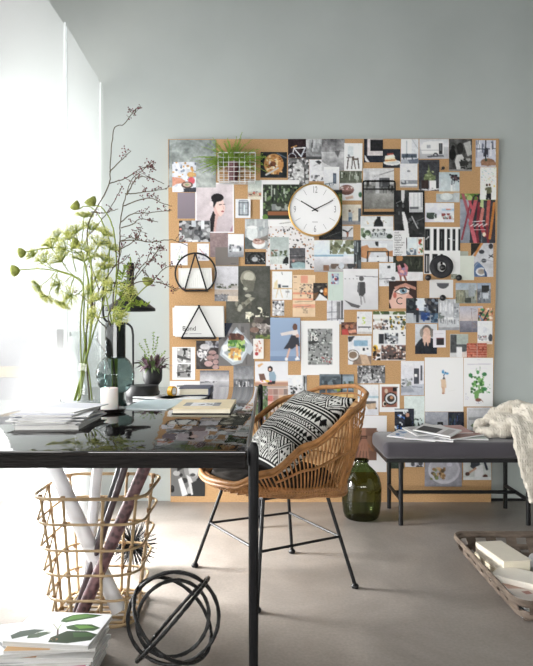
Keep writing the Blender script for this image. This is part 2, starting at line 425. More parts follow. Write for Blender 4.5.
# ------------------------------------------------------------------ the pin board
M_CORK = mat('cork', 'b8946c', .9, spec=.1, noise=.16, nscale=160, bump=.3, bscale=220)
def B(px, py, d=0.0): return W(px, py, YB-d)
bt = .024
zb = B(0, 503).z*0
def board():
    A = [B(168, 139.2), B(499, 138.6), B(491, 503), B(170.5, 503.6)]
    A[2].z = 0; A[3].z = 0
    vs = A+[Vector((p.x, p.y+bt, p.z)) for p in A]
    return MB().add(vs, [(0, 1, 2, 3), (7, 6, 5, 4), (0, 4, 5, 1), (1, 5, 6, 2), (2, 6, 7, 3), (3, 7, 4, 0)])
o = board().build('cork_board', M_CORK, smooth=False)
tag(o, 'huge brown cork board covered in pinned pictures, standing against the sage wall', 'pinboard')

PICS = []
def pic(kind, x0, y0, x1, y1, bg, ops, label, rot=None): PICS.append((kind, x0, y0, x1, y1, bg, ops, label, rot))
P, C, S = 'picture_print', 'picture_card', 'picture_poster'
pic(S,195.3,182.7,234,233,'d9d2d4','g 0 100 cfc6c9 bfb3b8; n .05 3; p c9a8a2 44 96 48 60 62 64 56 74 52 100; p 1d181c 38 100 38 72 46 56 52 60 50 74 46 100; p e4c8c0 46 46 50 32 62 28 72 36 77 50 74 60 66 67 52 62; p d2aea6 46 46 50 62 64 67 58 60 52 48; e 57 30 16 8 1a161a; p 1a161a 42 36 48 26 56 38 48 50; e 42 42 5 5 dcd0d2; l 62 44 68 43 2 3a2a30; l 72 43 76 43 2 3a2a30; l 71 46 73 52 1.2 b48c86; e 70 57 4 1.3 9a4850; p a07c8c 86 100 100 76 100 100; b 4 eceaea','woman with dark hair looking right, white-bordered portrait under the concrete sheet')
pic(C,168.6,139.8,216,187.4,'8e9692','g 0 100 8d9493 a0a5a2; n .22 5; n .12 24; r 0 0 3 60 5a6266','large sheet of mottled grey concrete texture at the board\'s top left corner')
pic(P,172.3,162,196,192,'cfd2da','n .1 6; s 0 0 100 60 50 5 dfe3ec c4cad8 b08a58 c89a5c 6a727e 8a94a4; p c8907a 0 50 30 52 56 62 50 70 20 72 0 82; e 78 42 16 9 c9a36a; e 80 62 14 12 c9606a; e 62 76 24 11 5a4a42; e 62 75 17 7 c5a79a; e 62 75 10 4 8f9c7c; p 3a3c44 40 88 100 84 100 100 50 100; p e8eaf0 10 86 34 74 50 94 30 100','hands reaching over a laid table of food, pinned on the concrete sheet')
pic(C,177.5,192.7,195,218.6,'877d86','g 0 100 8b818a 7d747c; b 3 8f868d','plain mauve card below the photo of hands and food')
pic(P,179,220.6,210.4,242,'6a6a6c','n .2 6; r 12 30 36 90 6f7070; s 0 0 100 100 40 8 2a2a2c b9b9bb 8e8f92 48494d; r 40 0 54 30 b8bcc2; r 70 0 80 40 d6d8dc; s 30 90 60 100 6 4 e8e8ea; e 6 40 4 5 c98a80','busy grey street picture under the woman\'s portrait')
pic(C,210,232.8,228,257,'8d7a7a','g 0 100 8f7c7b 87777a','plain dusty rose card under the woman\'s portrait')
pic(C,215.4,247.2,238.6,265.6,'76706c','l 68 88 88 88 3 5c5754','plain taupe card overlapping the dusty rose card')
pic(P,228,234,243.8,257,'e6e6ea','n .03 3; g 50 100 d2d2d6 7d7f84; s 10 46 90 78 16 9 3c3f42 aeb2b6 80858a f2f2f4; r 30 62 70 76 d8dade','pale kitchen corner picture overlapping the taupe card')
pic(P,170.6,243.2,187.6,265.3,'dcdbe4','n .05 3; s 20 10 80 70 10 6 c8c8d4 e8e8f0; s 40 55 70 75 8 4 5d7d3c; l 30 70 60 20 2 9aa07c','pale twig picture on the left, under the circle wire holder')
pic(P,197.2,243.6,209,260.8,'e2e1e8','n .05 3; s 10 40 90 90 8 9 7c7c88 c2c2ce; l 20 30 70 70 3 a03c44','small white blossom picture right of the red berries, above the circle wire holder')
pic(P,260.5,152,287,177.7,'22272b','n .05 4; e 50 47 36 39 c99660; s 18 14 82 86 60 4 e2b884 b07a48 8a5a34 f0dcb0; e 46 50 14 13 7a4a34; s 32 28 68 66 14 5 f0e8d8 5d3a2a e4cfa0; l 22 88 66 62 6 c8cacc; l 62 6 98 24 4 5b6a78','round golden tart on a black plate, right of the wire basket')
pic(P,288,139,306,157.8,'2b1d22','n .08 12; l 20 46 48 36 5 d9a25c; l 34 50 94 46 6 e8edf2; l 34 50 72 92 6 dfe6ee; l 94 46 72 92 6 d5dde8; l 34 44 28 76 5 e4eaf0; o 24 98 22 24 .12 cdd6e0; o 94 92 20 24 .12 bfcad6','white bicycle frame against a dark brick wall, top row')
pic(P,288,158,309,187.6,'6d6d6e','n .2 5; s 0 0 100 100 90 6 1a1a1b e8e8e8 c2c2c2 3d3d3d; e 50 48 26 32 bcbcbc; s 25 20 75 80 60 5 e6e6e6 9a9a9a d0d0d0; e 50 42 8 4 4a4a4a','black and white shaggy flower head under the bicycle')
pic(P,306,139,321.6,159.4,'8c8d8f','n .18 6; g 0 60 b8babc 909294; v 0 0 100 90 24 3 5b5c5e d8dadc 74767a; n .1 9; r 0 84 100 100 4d4e50','misty grey tree trunks right of the bicycle')
pic(P,309.3,159.6,324,181.2,'dddde0','n .05 3; p 44464a 40 10 62 4 84 14 66 24; l 30 30 64 20 4 9a9a9c; s 10 70 100 100 14 9 8c8c8c c9b79a eeeef0 5a5c60','branch in a pale room, between shaggy flower and misty waterfall')
pic(P,321.6,139,344.8,170.8,'8a8a8c','g 0 38 6b6b6d a6a6a8; n .2 4; g 40 100 b8b8ba 8c8c8e; n .18 5; p 5d5d5f 55 38 80 36 70 60; p c6c6c8 0 70 50 90 30 100 0 100','large grey misty landscape in the top row')
pic(P,324,166.8,339.3,194.5,'dedfe2','r 0 0 100 8 f2f2f4; r 58 24 80 60 4c5562; r 62 28 76 56 6a7482; l 8 62 56 58 5 5c7078; v 5 60 60 80 8 3 51626a; r 0 80 100 100 c2c4c6; s 10 82 90 100 10 7 7c7e82 e4e4e6 54565a','white room with a blue bench and grey door, above right of the clock')
pic(P,344.2,143.2,362.4,170.8,'e4e5e6','g 0 60 e0e2e3 eceded; r 20 12 50 46 d2d8da; l 24 52 18 92 6 3a3330; l 46 52 42 92 5 3a3330; l 50 52 62 92 5 4a3f38; l 74 54 80 90 6 3a3330; l 16 52 52 50 6 574a40; r 44 54 78 60 5a4c42; s 20 40 40 52 3 6 74787c; r 0 94 100 100 f2f2f2','white room with dark wooden stools, top row')
pic(P,339.6,171,361.8,200.4,'d4d6da','r 0 0 100 42 5f6457; v 0 0 100 42 16 5 2f332c a2a89c c8ccc4; n .08 6; p e2e4ea 0 44 100 40 100 100 0 100; e 32 64 32 17 6b4d46; e 32 59 31 10 8f6d66; s 6 54 58 64 12 4 f4f0f0 d2a8a8; e 92 80 8 9 4a6a50; p c9b0a0 26 88 60 82 62 92 30 96','chocolate cake on a white garden table, above right of the clock')
pic(P,364,139,383,162.4,'23262e','n .05 4; r 18 0 100 70 cfc8c8; n .08 9; r 34 4 100 52 252528; r 0 70 100 100 262a34; p e2e0e2 4 72 14 80 30 96 22 98 8 92; l 6 70 20 90 4 d8d8dc','black square in a pale frame, right half of the top row')
pic(P,382.8,149,400.4,167.8,'2d3138','n .05 4; e 54 72 48 14 e6e4e2; e 54 70 36 8 c9cbcc; p e8d8bc 12 50 64 42 76 64 16 72; p c08a58 12 58 76 54 76 60 14 66; p f2ead8 14 38 60 28 70 44 14 52; p 9a4a40 24 26 58 22 62 30 26 34','slice of layer cake on a white plate against black')
pic(P,363.3,168.3,394,208.8,'8d8d8c','r 0 0 100 40 d2d2d3; r 4 2 20 32 bcbdc0; l 38 20 100 6 3 8a8a8c; r 40 16 52 62 c8c8ca; r 52 24 86 48 4e4f52; r 56 28 62 46 7c7d80; v 0 26 40 62 14 4 5d5e5c 3e3f3d 9a9b99; v 60 40 100 66 16 4 3a3b39 606260; g 62 100 a2a29f 767672; n .1 12','grey courtyard with a cobbled yard, held in the black wire rack')
pic(P,401,139,418.5,163.6,'d6d8dc','r 4 4 60 60 eef0f2; r 30 8 36 70 a2aab0; l 60 0 96 40 4 b4b9be; r 6 60 90 76 55606c; v 10 58 90 86 10 4 3c444c; r 0 82 100 100 aab0b8; p 6c7482 40 84 100 78 100 96 50 100','bright loft with dark chairs, left of the caravan')
pic(P,400,163.6,417.4,187.5,'e0e1e5','n .02 3; r 44 30 56 36 5e6166; e 50 32 10 4 8a8c90; r 6 68 100 84 8e9298; r 10 72 36 86 5a5e64; s 10 66 50 80 5 8 c2c6ca; r 0 92 100 100 aaa8a8','white room with a low grey sofa under the loft picture')
pic(P,419.4,139,448.8,158.7,'bfc0c4','g 0 40 c6c8cc e0e1e4; p e9eaec 4 40 14 18 40 12 78 14 82 34 82 74 10 74; r 26 30 38 46 a2a5aa; r 66 22 78 76 2a2b2e; r 69 26 75 60 6e7074; l 4 56 66 56 2 aeb0b4; r 0 76 100 100 b6b7bb; e 55 80 8 11 34363a; e 55 80 4 5 c6c8cc; p 5e6064 26 84 80 80 84 88 30 92','black and white caravan with an open door, top row')
pic(P,418.7,159.8,439.5,190.8,'3f4045','n .08 10; r 0 0 100 8 4a4b50; p 6f7a58 48 14 56 40 80 56 74 66 30 66 24 58 44 40; s 26 36 80 64 22 4 8a9670 586444 a4ae8a; r 50 66 82 92 e4e6e8; p 3a2e2a 14 66 46 64 46 92 16 92; l 4 96 96 94 8 d4d4d6; s 2 90 98 99 16 3 2f3034 e4e4e6','dark picture of a plant in a white pot under the caravan')
pic(P,449,139,472,171,'4e4e4d','n .22 5; e 16 48 14 18 161616; e 18 28 8 8 1c1c1c; e 48 30 14 18 2a2a29; p c6c6c4 34 50 56 48 70 66 60 94 34 94 26 70; p b4b4b2 62 14 92 6 98 48 80 54; s 50 60 100 100 22 8 232323 a2a2a0 70706e; p 2c2c2b 44 70 78 66 84 80 50 86; r 0 94 100 100 8a8a88','black and white group of people seen from behind, top row')
pic(P,439,172.2,459.5,192.6,'b2bec2','g 0 100 b0bdc2 c6cfd2; e 24 54 18 24 c4cdd0; r 56 60 66 92 e2e6e8; r 68 54 78 92 cdd4d6; l 62 60 66 20 4 3c3e42; l 72 56 80 26 3 4a4a4e; s 48 10 100 48 14 6 2f2f34 5e4a4e 43464a; r 0 92 100 100 c2a888','white vases with a dark twig on a shelf')
pic(P,436.2,192.8,459.5,202.2,'a9b0b2','r 0 0 100 12 d0b896; e 44 40 26 36 ced4d4; r 74 0 100 100 b9c0c2; n .05 4','cropped strip of a pale chair under the white vases')
pic(P,475.6,140.2,495.8,166.7,'c4c6d2','v 0 0 100 72 30 5 6e7282 e2e4ec 42444e 9498a8; l 50 0 50 74 5 2e3038; l 0 34 100 32 4 3a3c46; r 70 12 80 60 dcdce2; e 60 82 34 14 8a6a56; r 28 82 100 94 97755f; e 52 74 6 5 3a4a3c; r 0 0 4 100 a4a6b2','bookshelves with a brown sofa, at the top right corner')
pic(P,460,193.6,495.3,243,'8f949e','n .1 4; g 0 12 6f7a48 5a6644; r 62 10 100 100 3a3a40; p 2d2e34 30 0 64 0 60 100 28 100; l 8 0 28 50 8 9c5a62; l 36 0 6 92 5 8c3a46; l 46 10 30 60 10 b25a62; l 30 60 44 98 11 b8606a; l 54 20 48 80 8 7c2c38; l 48 80 52 100 7 6f2a34; l 64 32 58 60 9 c07a72; l 58 60 70 84 10 a5444e; l 82 8 76 66 9 b06058; l 76 66 80 100 7 7a3038; l 96 20 84 90 7 b8783e; l 20 0 34 30 7 b0525c; s 0 0 100 14 16 7 7e9a52 a2b878 5f7c3c; p aebc8a 56 26 60 8 66 8 66 30; l 36 57 70 55 2 e8dcdc; l 30 66 40 61 2 f2eaea; l 40 66 52 61 2.5 f2eaea; l 52 66 64 61 2.5 f2eaea; l 64 66 76 61 2 f2eaea; l 40 73 72 73 2 c8a4a6; e 68 82 5 4 e6d6c0','bunch of red rhubarb stalks on slate, right edge of the board')
pic(P,480.2,167.3,496.3,199.6,'e3e6e0','s 2 2 98 60 34 2.2 c96a5c 5a9ab8 d8b84c 4c6a8c 8ab89c; p 6a6a54 38 62 68 60 72 76 66 80 40 80; e 42 55 7 4 4a3c34; e 58 54 6 4 6a4a3a; p 1c1c20 40 80 68 80 68 100 54 100 52 88 50 100 36 100; p 6a6a54 30 66 40 62 42 70 32 72; e 86 58 5 3 e2c04c','person in a green jacket before a dotted white wall, above the rhubarb')
pic(P,471,243.2,493.3,276.8,'c2c3c8','n .06 4; p 26221f 0 0 44 0 26 22 0 40; p b8804c 44 0 56 0 20 40 10 38; e 48 26 12 6 3a3c42; e 58 52 11 6 3f4146; e 88 10 10 8 3a3a3e; l 80 36 98 42 4 2c2c30; l 80 44 96 34 4 2c2c30; p 5a6f92 4 70 30 54 56 70 62 100 10 100; e 46 84 24 12 d2d4d8; e 46 84 16 8 9c948c; o 70 84 60 34 .05 9a9ca2; p 3e5274 56 70 70 88 72 100 62 100','spotted tableware with a blue napkin, under the rhubarb')
pic(C,451,251.2,468.2,279,'a3a79c','n .04 4; s 0 30 40 100 14 5 7a8072 6c7464','sage green card half behind the black tape ring')
pic(C,457.2,255.8,474,280.2,'cfd4ca','n .02 3; b 2 d8dcd4','pale sage card overlapping the sage green card')
pic(S,424,227,460.2,273.9,'efefef','r 3 5 17 50 1c1d1f; r 26 5 35 50 1c1d1f; r 42 5 56 50 1c1d1f; r 63 5 71 50 1c1d1f; r 78 5 86 50 1c1d1f; r 94 5 100 50 1c1d1f; l 6 27 14 21 2 e8e8e8; l 9 10 9 44 1 8a8a8a; l 49 10 49 26 1 8a8a8a; l 49 30 49 46 1 8a8a8a; l 68 25 71 25 2 efefef; l 80 28 83 28 2 efefef; r 3 57 16 98 1c1d1f; r 24 57 38 98 1c1d1f; r 46 57 52 80 1c1d1f; l 8 62 8 94 1.5 d8d8d8; l 12 62 12 94 1.5 d8d8d8; l 31 64 31 98 1.5 d8d8d8','white poster of tall black bars behind the black tape ring')
pic(P,425,203,454.1,222.2,'dcdde3','g 0 60 e0e0e6 d2d5dc; r 58 30 100 42 a9c0d2; r 72 30 88 36 c88a78; s 4 50 40 92 14 8 5c6c60 7d8c84 3f4a44; s 56 54 100 90 14 7 7a8a86 b6beba 8a4a48; r 0 84 100 100 d4d4dc; p f0f0f4 30 80 60 74 66 92 34 94','white terrace with potted plants under the shelf strip')
pic(S,394,190.2,424.7,237.2,'2a2b2c','n .14 6; s 0 0 100 100 50 5 1b1c1d 424446 5f6163 18191a; p d6d6d8 24 0 36 0 34 20 30 28 24 20; p dededf 26 46 34 46 44 66 50 100 38 100 30 70; l 0 30 26 22 2 8a8c8e; l 58 56 76 80 4 a8a8aa; l 60 70 100 58 2 707274','black and white waterfall over dark rock')
pic(P,409.2,192.6,422.7,212.2,'cfd1d4','r 0 0 100 70 dfe0e3; l 34 4 34 72 3 9a9ca2; l 66 4 66 72 3 9a9ca2; r 84 4 96 74 aeb0b6; r 4 72 70 82 5a5c60; r 0 86 100 100 b8b9bc','small white wardrobe room pinned on the waterfall')
pic(P,406.2,237.2,423.4,255.2,'c9cdd0','r 8 4 62 70 d6dfe4; n .04 4; s 0 60 60 98 16 8 4c5868 c8a070 7a8a98; r 66 6 98 46 e4e0da; r 66 54 98 90 e6e0da; s 70 10 96 44 8 6 b04a40 5c7c50; s 70 58 96 88 8 6 5c7c50 c0684c; p 3e3b3a 0 0 8 10 6 60 0 70','small kitchen collage with framed fruit under the waterfall')
pic(P,393,256,423,280.7,'2b2f26','v 0 0 100 62 30 3 1c1f18 3b4034 4a4d42; r 0 64 100 100 d9d8d9; p b87a82 14 40 40 30 50 44 48 80 22 84; s 16 36 48 80 14 5 d8a8a0 98606c 8a7a98; e 22 10 11 14 a4784c; p 2a2024 18 22 32 20 40 44 30 50; l 26 82 27 100 6 8c5c4c; l 38 80 44 98 6 7c4c40','woman in a pink patterned coat against dark hedge')
pic(P,319,190,342.2,239.8,'26282a','n .1 5; r 76 8 100 52 5c6b3c; s 74 6 100 54 20 6 7e8c4e 3c4a2a 98a468; s 0 50 100 100 30 3 3d3f42 55585c 1c1d1f; l 20 96 90 84 2 6c6e70','dark rock with green leaves, half behind the clock')
pic(P,342.2,204.6,361.2,224.6,'d8d2c4','n .03 3; r 0 80 100 100 8d8d90; r 84 20 100 84 56606a; e 40 32 6 6 5a4438; p a4b0bc 32 40 52 38 54 62 34 64; p 5a738c 34 62 52 62 52 84 46 84 44 70 40 84 34 84; l 52 42 62 34 4 caa890','person standing before a beige wall, right of the clock')
pic(P,342.2,226,353.2,239.8,'d6d6d8','r 0 78 100 100 8a8a8c; l 10 30 52 46 12 26282c; l 52 46 90 16 8 26282c; p 8a5a48 38 46 60 44 54 78 44 78; l 44 74 38 86 6 6a4a40','small picture of someone doing a handstand')
pic(P,360.5,216.2,393.2,240,'d9dbdc','s 6 18 98 34 10 3 c8b088 a8a494; p 191a1c 40 44 42 26 48 12 60 12 68 28 70 46; r 50 3 62 14 222326; r 0 44 100 52 e8eaea; s 2 50 34 94 18 7 4c5c48 8c9c84 dfe2e0; s 34 52 76 66 14 5 3f4340 8a8f8c c6cac8; r 34 70 92 92 b6babc; v 34 66 92 96 16 3 4b4f50 7c8284; e 88 84 9 10 2e3a2e','black pendant lamp over a white dining room')
pic(P,361,240.2,393.2,262,'cdd0d4','n .04 3; p b4835c 0 30 20 22 32 50 22 86 0 76; p a87a54 76 54 100 46 100 76 80 72; p b58e68 26 36 76 36 86 50 20 50; r 20 50 86 54 33302f; l 22 52 20 98 4 232427; l 84 52 84 98 4 232427; l 52 74 54 100 4 303338; s 44 8 54 32 3 7 2b2d30; r 56 16 80 34 dfe2e6; r 26 76 76 94 e0e2e6','wooden table with black legs and leather chairs')
pic(P,314,240.2,361.2,271.8,'d4d9e0','g 0 48 dfe3e8 cfdbe6; r 0 46 62 52 8fadc0; g 52 100 dfe0e6 a5a3a4; s 34 0 84 44 40 5 7d8068 5c6048 99a088; r 84 0 100 100 50565a; v 84 0 100 100 12 4 2c3032 8a9294; s 24 74 96 90 16 6 3b3c3e 6a5c52 8c8a8a; r 20 78 32 96 8a6c58; e 58 80 6 10 bcc2c8; n .04 8','lakeside terrace under an overhanging tree, below the clock')
pic(S,266,225.2,314.2,269.6,'dad8d8','s 0 0 100 100 190 1.6 3a3b3e b98a5c 6c5a4c 8a8c90 1f2022 a4643c; n .03 6','terrazzo sheet with black and brown chips behind the clock')
pic(S,260,180,299.2,226.2,'e6e6e4','r 8 10 100 78 30362c; s 8 10 100 66 170 4 46583a 6c8058 232a22 8c9c84 394634 1c211c; v 10 10 100 60 18 3 1a1f1c a8b0a4 3c443c; r 30 52 70 66 7c8080; s 36 50 90 66 14 6 3c4038 9aa09a; r 20 68 100 76 8a5a3c; r 8 76 100 84 28302a; e 14 80 7 6 5d7c3c; l 50 94 100 88 2 9a9a98','lush greenhouse with a wooden bench, left behind the clock')
pic(P,247.8,180.4,261.5,199.5,'b9c0bc','g 0 55 b4beba c6cac4; r 0 62 100 84 b8a894; s 4 56 96 80 14 6 5a3c38 c05a4c 3c3c44 e8e4e0; r 0 84 100 100 d6cfc0','small seaside picture of people, left of the greenhouse')
pic(P,235.4,199,250.5,218,'dfe0e4','r 24 12 84 86 aeb4ba; l 24 20 84 20 5 4e565e; l 26 16 26 84 5 4e565e; l 82 16 82 84 5 3e454c; l 50 16 50 84 4 6d757c; l 24 82 84 82 6 4e565e; l 30 48 78 48 4 7b838a; r 54 30 62 70 d6e2ea; l 26 8 80 8 4 5c646c','glass lantern on a pale ground, right of the woman\'s portrait')
pic(P,244.9,219,267.8,249,'a8acae','v 0 0 100 60 14 8 98a0a2 b4b9ba c4c8c8; p 5c6262 0 60 30 66 50 100 0 100; e 32 48 24 23 d4d8d8; e 32 28 22 5 e4e7e7; p d4d8d8 4 30 14 32 14 38; e 60 82 28 16 dedfdf; e 60 74 26 10 b89a90; s 38 66 82 78 20 4 7d5a50 a8837a d8c4bc; p 7a746e 56 66 100 52 100 72 80 70','white pitcher and a bowl of figs')
pic(P,244.9,252,265.6,264.4,'2b2c2d','r 10 10 90 90 3c3d3e; o 50 52 36 46 .3 141516; s 4 10 96 95 30 3 111213 9a9c9e d8d8da 5c5e60; e 48 58 14 18 b4b6b8; b 4 1d1e1f','small black and white picture of a wreath')
pic(P,269.9,237,288.9,264,'a9b2b0','g 0 60 a5afad b8c0be; s 6 48 44 72 14 6 4a5440 6c7660 8c6a5a; s 52 48 90 70 14 6 4a5440 6a7458; r 0 72 100 100 c6ccc8; v 0 72 100 100 14 3 b2b8b4 d6dad8; p 17181a 70 84 86 70 100 78 100 100 66 100; b 4 c8cfcc','potted shrubs on a pale balcony, pinned on the terrazzo sheet')
pic(P,289.6,248,305.2,269.3,'4a494c','r 0 0 100 30 57575a; l 10 38 90 34 3 8c8c90; r 4 50 96 62 6e6a6c; e 26 60 8 6 b08a84; p 8fa6a8 10 72 60 64 100 70 100 92 20 92; r 0 92 100 100 b8c0c2; n .06 6','dark picture of a parked pale car, pinned on the terrazzo sheet')
pic(S,226,266,270.2,323,'4c4d47','n .06 5; e 50 22 17 14 8f8d80; e 52 19 12 8 b4b2a4; p 6a695f 36 24 66 26 62 44 44 46; e 44 40 5 2.5 a8a698; e 50 52 7 3 a09e90; p 8b897c 22 76 54 54 66 56 30 80; s 20 58 62 82 18 4 a2a094 7a786c 5a594f; s 44 80 96 100 60 3.6 dcdac8 c2c0ae 3f4039; s 66 70 82 90 18 4 e4e2d0 3f4039','large dark painted portrait with pale lace, centre left')
pic(P,214.6,266.2,238.2,301.2,'cac9ce','g 0 58 d2d1d6 c0bfc4; s 10 50 96 64 24 6 44493c 6a6c60 8c8a88; r 70 56 100 64 b0aaa6; g 66 100 b6a89c 9a9694; r 0 80 60 100 7c7c80; s 0 78 60 100 30 3 5c5c60 a8a8ac; r 56 84 100 100 cdbfae','grey shoreline with low bushes, overlapping the dark portrait')
pic(P,272.2,271.4,292.1,299.8,'e2e4e4','r 24 8 84 54 ecedef; l 48 4 50 12 3 5c5e60; r 8 58 98 62 c8b08c; l 30 62 20 92 4 c9b48e; l 40 62 52 92 4 d2be9a; l 78 62 74 90 3 b4b0a4; r 30 46 44 58 3f4648; r 50 50 80 56 5b6266; p d8caa4 12 40 28 28 28 60 10 60; r 66 68 86 74 9a9c9c','white desk with trestle legs in a white room')
pic(P,272.4,300.4,284.2,315.8,'b4b4b6','s 0 0 100 100 36 10 2c2c2e e8e8ea 6d6d70 c6c6c8; e 46 40 14 14 f2f2f2; n .08 6','tiny black and white bouquet under the trestle desk')
pic(C,292.7,275,315.2,316.8,'dcc3a4','r 36 2 66 20 d89a84; r 0 42 100 46 d9957c; r 0 56 100 60 d9957c; r 0 70 100 78 dba088; n .05 6; r 6 4 20 7 8a6a5a; r 6 18 20 19 8a6a5a; s 30 22 96 55 40 4 8c7a70 5a5250 a8988c; s 40 76 66 92 14 4 b09a84 8c7864; l 10 64 90 62 1.5 6c5c54; l 10 76 80 74 1.5 6c5c54; l 8 34 20 34 1.5 7c6454','peach ledger sheet with faded ink drawings')
pic(P,313.2,283,327.4,300.5,'33302e','n .1 6; s 0 0 100 30 8 9 6a665e 1c1b1a; p e4e4e8 14 100 46 60 100 92 100 100; e 58 46 10 8 f0ece4; e 86 50 16 22 b8763c; e 88 44 8 10 e0a45c; p 6a4c34 0 60 40 52 20 90 0 96','small warm dinner table scene right of the peach ledger sheet')
pic(C,328,271.9,343.2,300.5,'c2d0c8','n .02 3; r 20 6 70 44 b4bec8; s 22 8 68 42 16 8 33436a 9a3c40 7484a0 e2e4ea; l 30 60 36 90 2 b4c2ba','mint green card with a tiny photo at its top')
pic(P,326.9,300.5,344,324.2,'cfcfd4','l 30 0 30 100 4 6e7078; l 0 50 56 48 4 7a7c84; r 58 6 78 78 7a7a7c; r 82 0 92 80 5a5a5c; l 0 78 100 76 4 5d5f68; l 62 76 62 100 4 6e7078; l 30 76 30 100 5 8c8e96; n .06 7','pale window grid with hanging coats under the mint green card')
pic(S,343.3,268.9,378.1,309.6,'d6d6d8','g 0 100 dcdcde c9c9cc; n .04 4; l 36 18 98 20 2 77777a; e 52 24 7 6 5e5e60; p 48484a 44 32 62 32 64 58 56 68 46 66 42 50; p 6c6c6e 42 34 48 32 46 60 40 56; l 50 66 52 86 4 8e8e90; l 58 66 62 82 4 a0a0a2; p 5c5c5e 4 76 26 84 50 90 44 96 24 92; r 5 23 8 26 9a9a9c; r 17 23 20 26 9a9a9c; r 28 23 31 26 9a9a9c; r 38 23 41 26 9a9a9c','large pale picture of a person in a dark coat walking, long shadow')
pic(P,379.1,263,395.5,286.2,'d6d7da','n .02 3; r 50 14 66 24 5a5c60; e 62 18 8 6 3c3e42; l 0 68 90 66 4 4d4f54; e 84 66 12 8 606266; r 34 72 80 90 c2c4c8; v 34 70 90 94 8 3 64666a; r 8 46 20 68 c6c8ca','small white shelf with dark objects, left of the pink coat woman')
pic(S,388.9,281,416.8,308.4,'d9b4a6','n .03 3; p 30211e 0 0 100 0 100 24 70 14 40 16 18 32 8 66 0 70; p 3a2824 76 16 100 20 100 100 78 80 70 50; p b88878 20 22 60 8 96 24 96 34 60 20 24 32; p e8dcd8 24 40 40 28 58 26 74 34 66 44 46 48; e 52 36 13 10.5 7c98a6; e 52 36 5.5 5 1a1e22; e 56 33 2 2 e8eef0; l 22 40 40 27 4 241816; l 40 27 58 25 5 241816; l 58 25 78 35 4 241816; l 26 42 46 49 2 6a4a44; l 46 49 68 44 2 6a4a44; p c99a8c 70 46 86 60 74 76 60 60; p 2a1c1a 0 70 10 100 0 100; e 22 52 6 10 b8685c','magazine cover with a close-up eye and the letter C')
pic(P,406.1,298.2,438.2,323.2,'4b5666','r 24 0 70 50 d6dde6; r 0 0 30 70 2c3238; s 0 0 34 50 20 6 1d2226 454e50; r 62 0 100 60 3c4048; s 56 0 100 60 30 6 23272e 5c5a58 7e8894; g 66 100 8c929a b4b8bc; p 2a3038 30 46 40 44 40 96 32 96; e 36 44 4 4 c06a60; s 46 56 74 92 20 6 2c4678 3a5c98 1f2c48; s 76 60 100 96 18 6 34465c 5a7488; r 2 60 24 100 b4babf','blue-toned shopping street with parked bicycles')
pic(C,429.5,279.7,453.1,297.8,'d6d5d5','p 55565a 31 19 82 19 80 34 70 46 57 51 44 46 33 34; b 2 dedddd','pale grey card with a dark half circle below the black tape ring')
pic(P,438.4,299,459.5,330.2,'c0c2c6','v 0 0 100 60 18 7 d6d8dc b0b2b8 e2e4e8; r 70 14 100 60 a6a9ae; s 70 20 100 60 10 5 7d8086 d2d4d8; r 20 58 70 66 e0e2e4; v 10 56 96 92 20 3 6a6d72 d8dadc 86898e; r 0 90 100 100 9a9ca0; s 2 44 30 70 6 6 6c7470','pale grey dining room with a white table')
pic(P,455.6,283,476.7,303.4,'8f948c','g 0 34 9aa6b4 b0b8be; r 4 34 46 96 8a8a76; v 2 34 98 98 26 4 54584e a2a492 6b6f64; r 60 10 90 66 9aa0a4; r 44 72 72 96 464a44; n .06 8','left of two joined city street views')
pic(P,477.2,283,490.8,303.2,'7d838a','g 0 30 92a0b2 a6b0bc; r 34 12 86 46 2f3030; r 0 40 30 96 6d7074; v 0 36 100 98 20 5 3c4044 a8adb2 8a8478; r 44 50 80 76 c0c6cc','right of two joined city street views, with a black sign')
pic(P,459.8,306.2,482.8,332.2,'b3b4be','g 0 56 b2b4c2 c8bcb8; g 56 100 8a8a94 6c6c78; l 50 10 54 60 2 8a7d78; l 54 60 70 74 2 7a6e6c; o 62 74 10 8 .3 8c807c; l 48 10 70 14 2 98908c; l 60 26 72 18 2 98908c; r 52 60 56 100 7d7884','bare twig against a dusky sky over water')
pic(P,477.9,308,493.1,320.8,'c09a80','s 0 0 100 100 30 9 2e2a2e e2b48c a8604c 4c7a50 e8d8c8; l 6 80 40 20 8 24262e; l 40 90 70 20 8 24262e; l 8 60 30 90 8 6a8cb0; e 30 14 14 10 4c8a5c','colourful sushi platter at the board\'s right edge')
pic(P,477.5,321,492.4,344.2,'e0e1e4','n .02 3; r 40 28 60 50 d2d4da; s 6 60 60 84 16 6 9a6a64 7a7e84 c2c6ca; e 86 72 14 16 4a4c52; r 0 86 100 100 d8cdc4; r 24 74 66 80 b4b0b0','small white living room under the sushi platter')
pic(P,450,334,468.2,357.2,'c2c3c2','r 4 4 36 80 4c4e50; v 4 4 36 80 8 4 3c3e40 5f6163; g 2 42 a2ab a8 a2aba8; r 36 2 100 44 a4aca6; r 36 44 100 76 55585a; r 36 56 66 100 dddee0; r 0 82 36 100 d2d3d3; p d2c6c0 66 80 100 70 100 100 66 100'.replace('g 2 42 a2ab a8 a2aba8; ',''),'geometric picture of grey doors and white plinths')
pic(P,466.8,343.2,486.8,357.4,'a65a48','n .1 9; l 0 18 100 18 2.5 d0a090; l 0 36 100 36 2.5 d0a090; l 0 54 100 54 2.5 d0a090; l 0 72 100 72 2.5 d0a090; l 0 88 100 88 2.5 d0a090; s 0 0 100 100 40 4 8a4436 c4705c 743a30 cf8a74; l 52 0 52 100 3 b4948a','red brick wall picture')
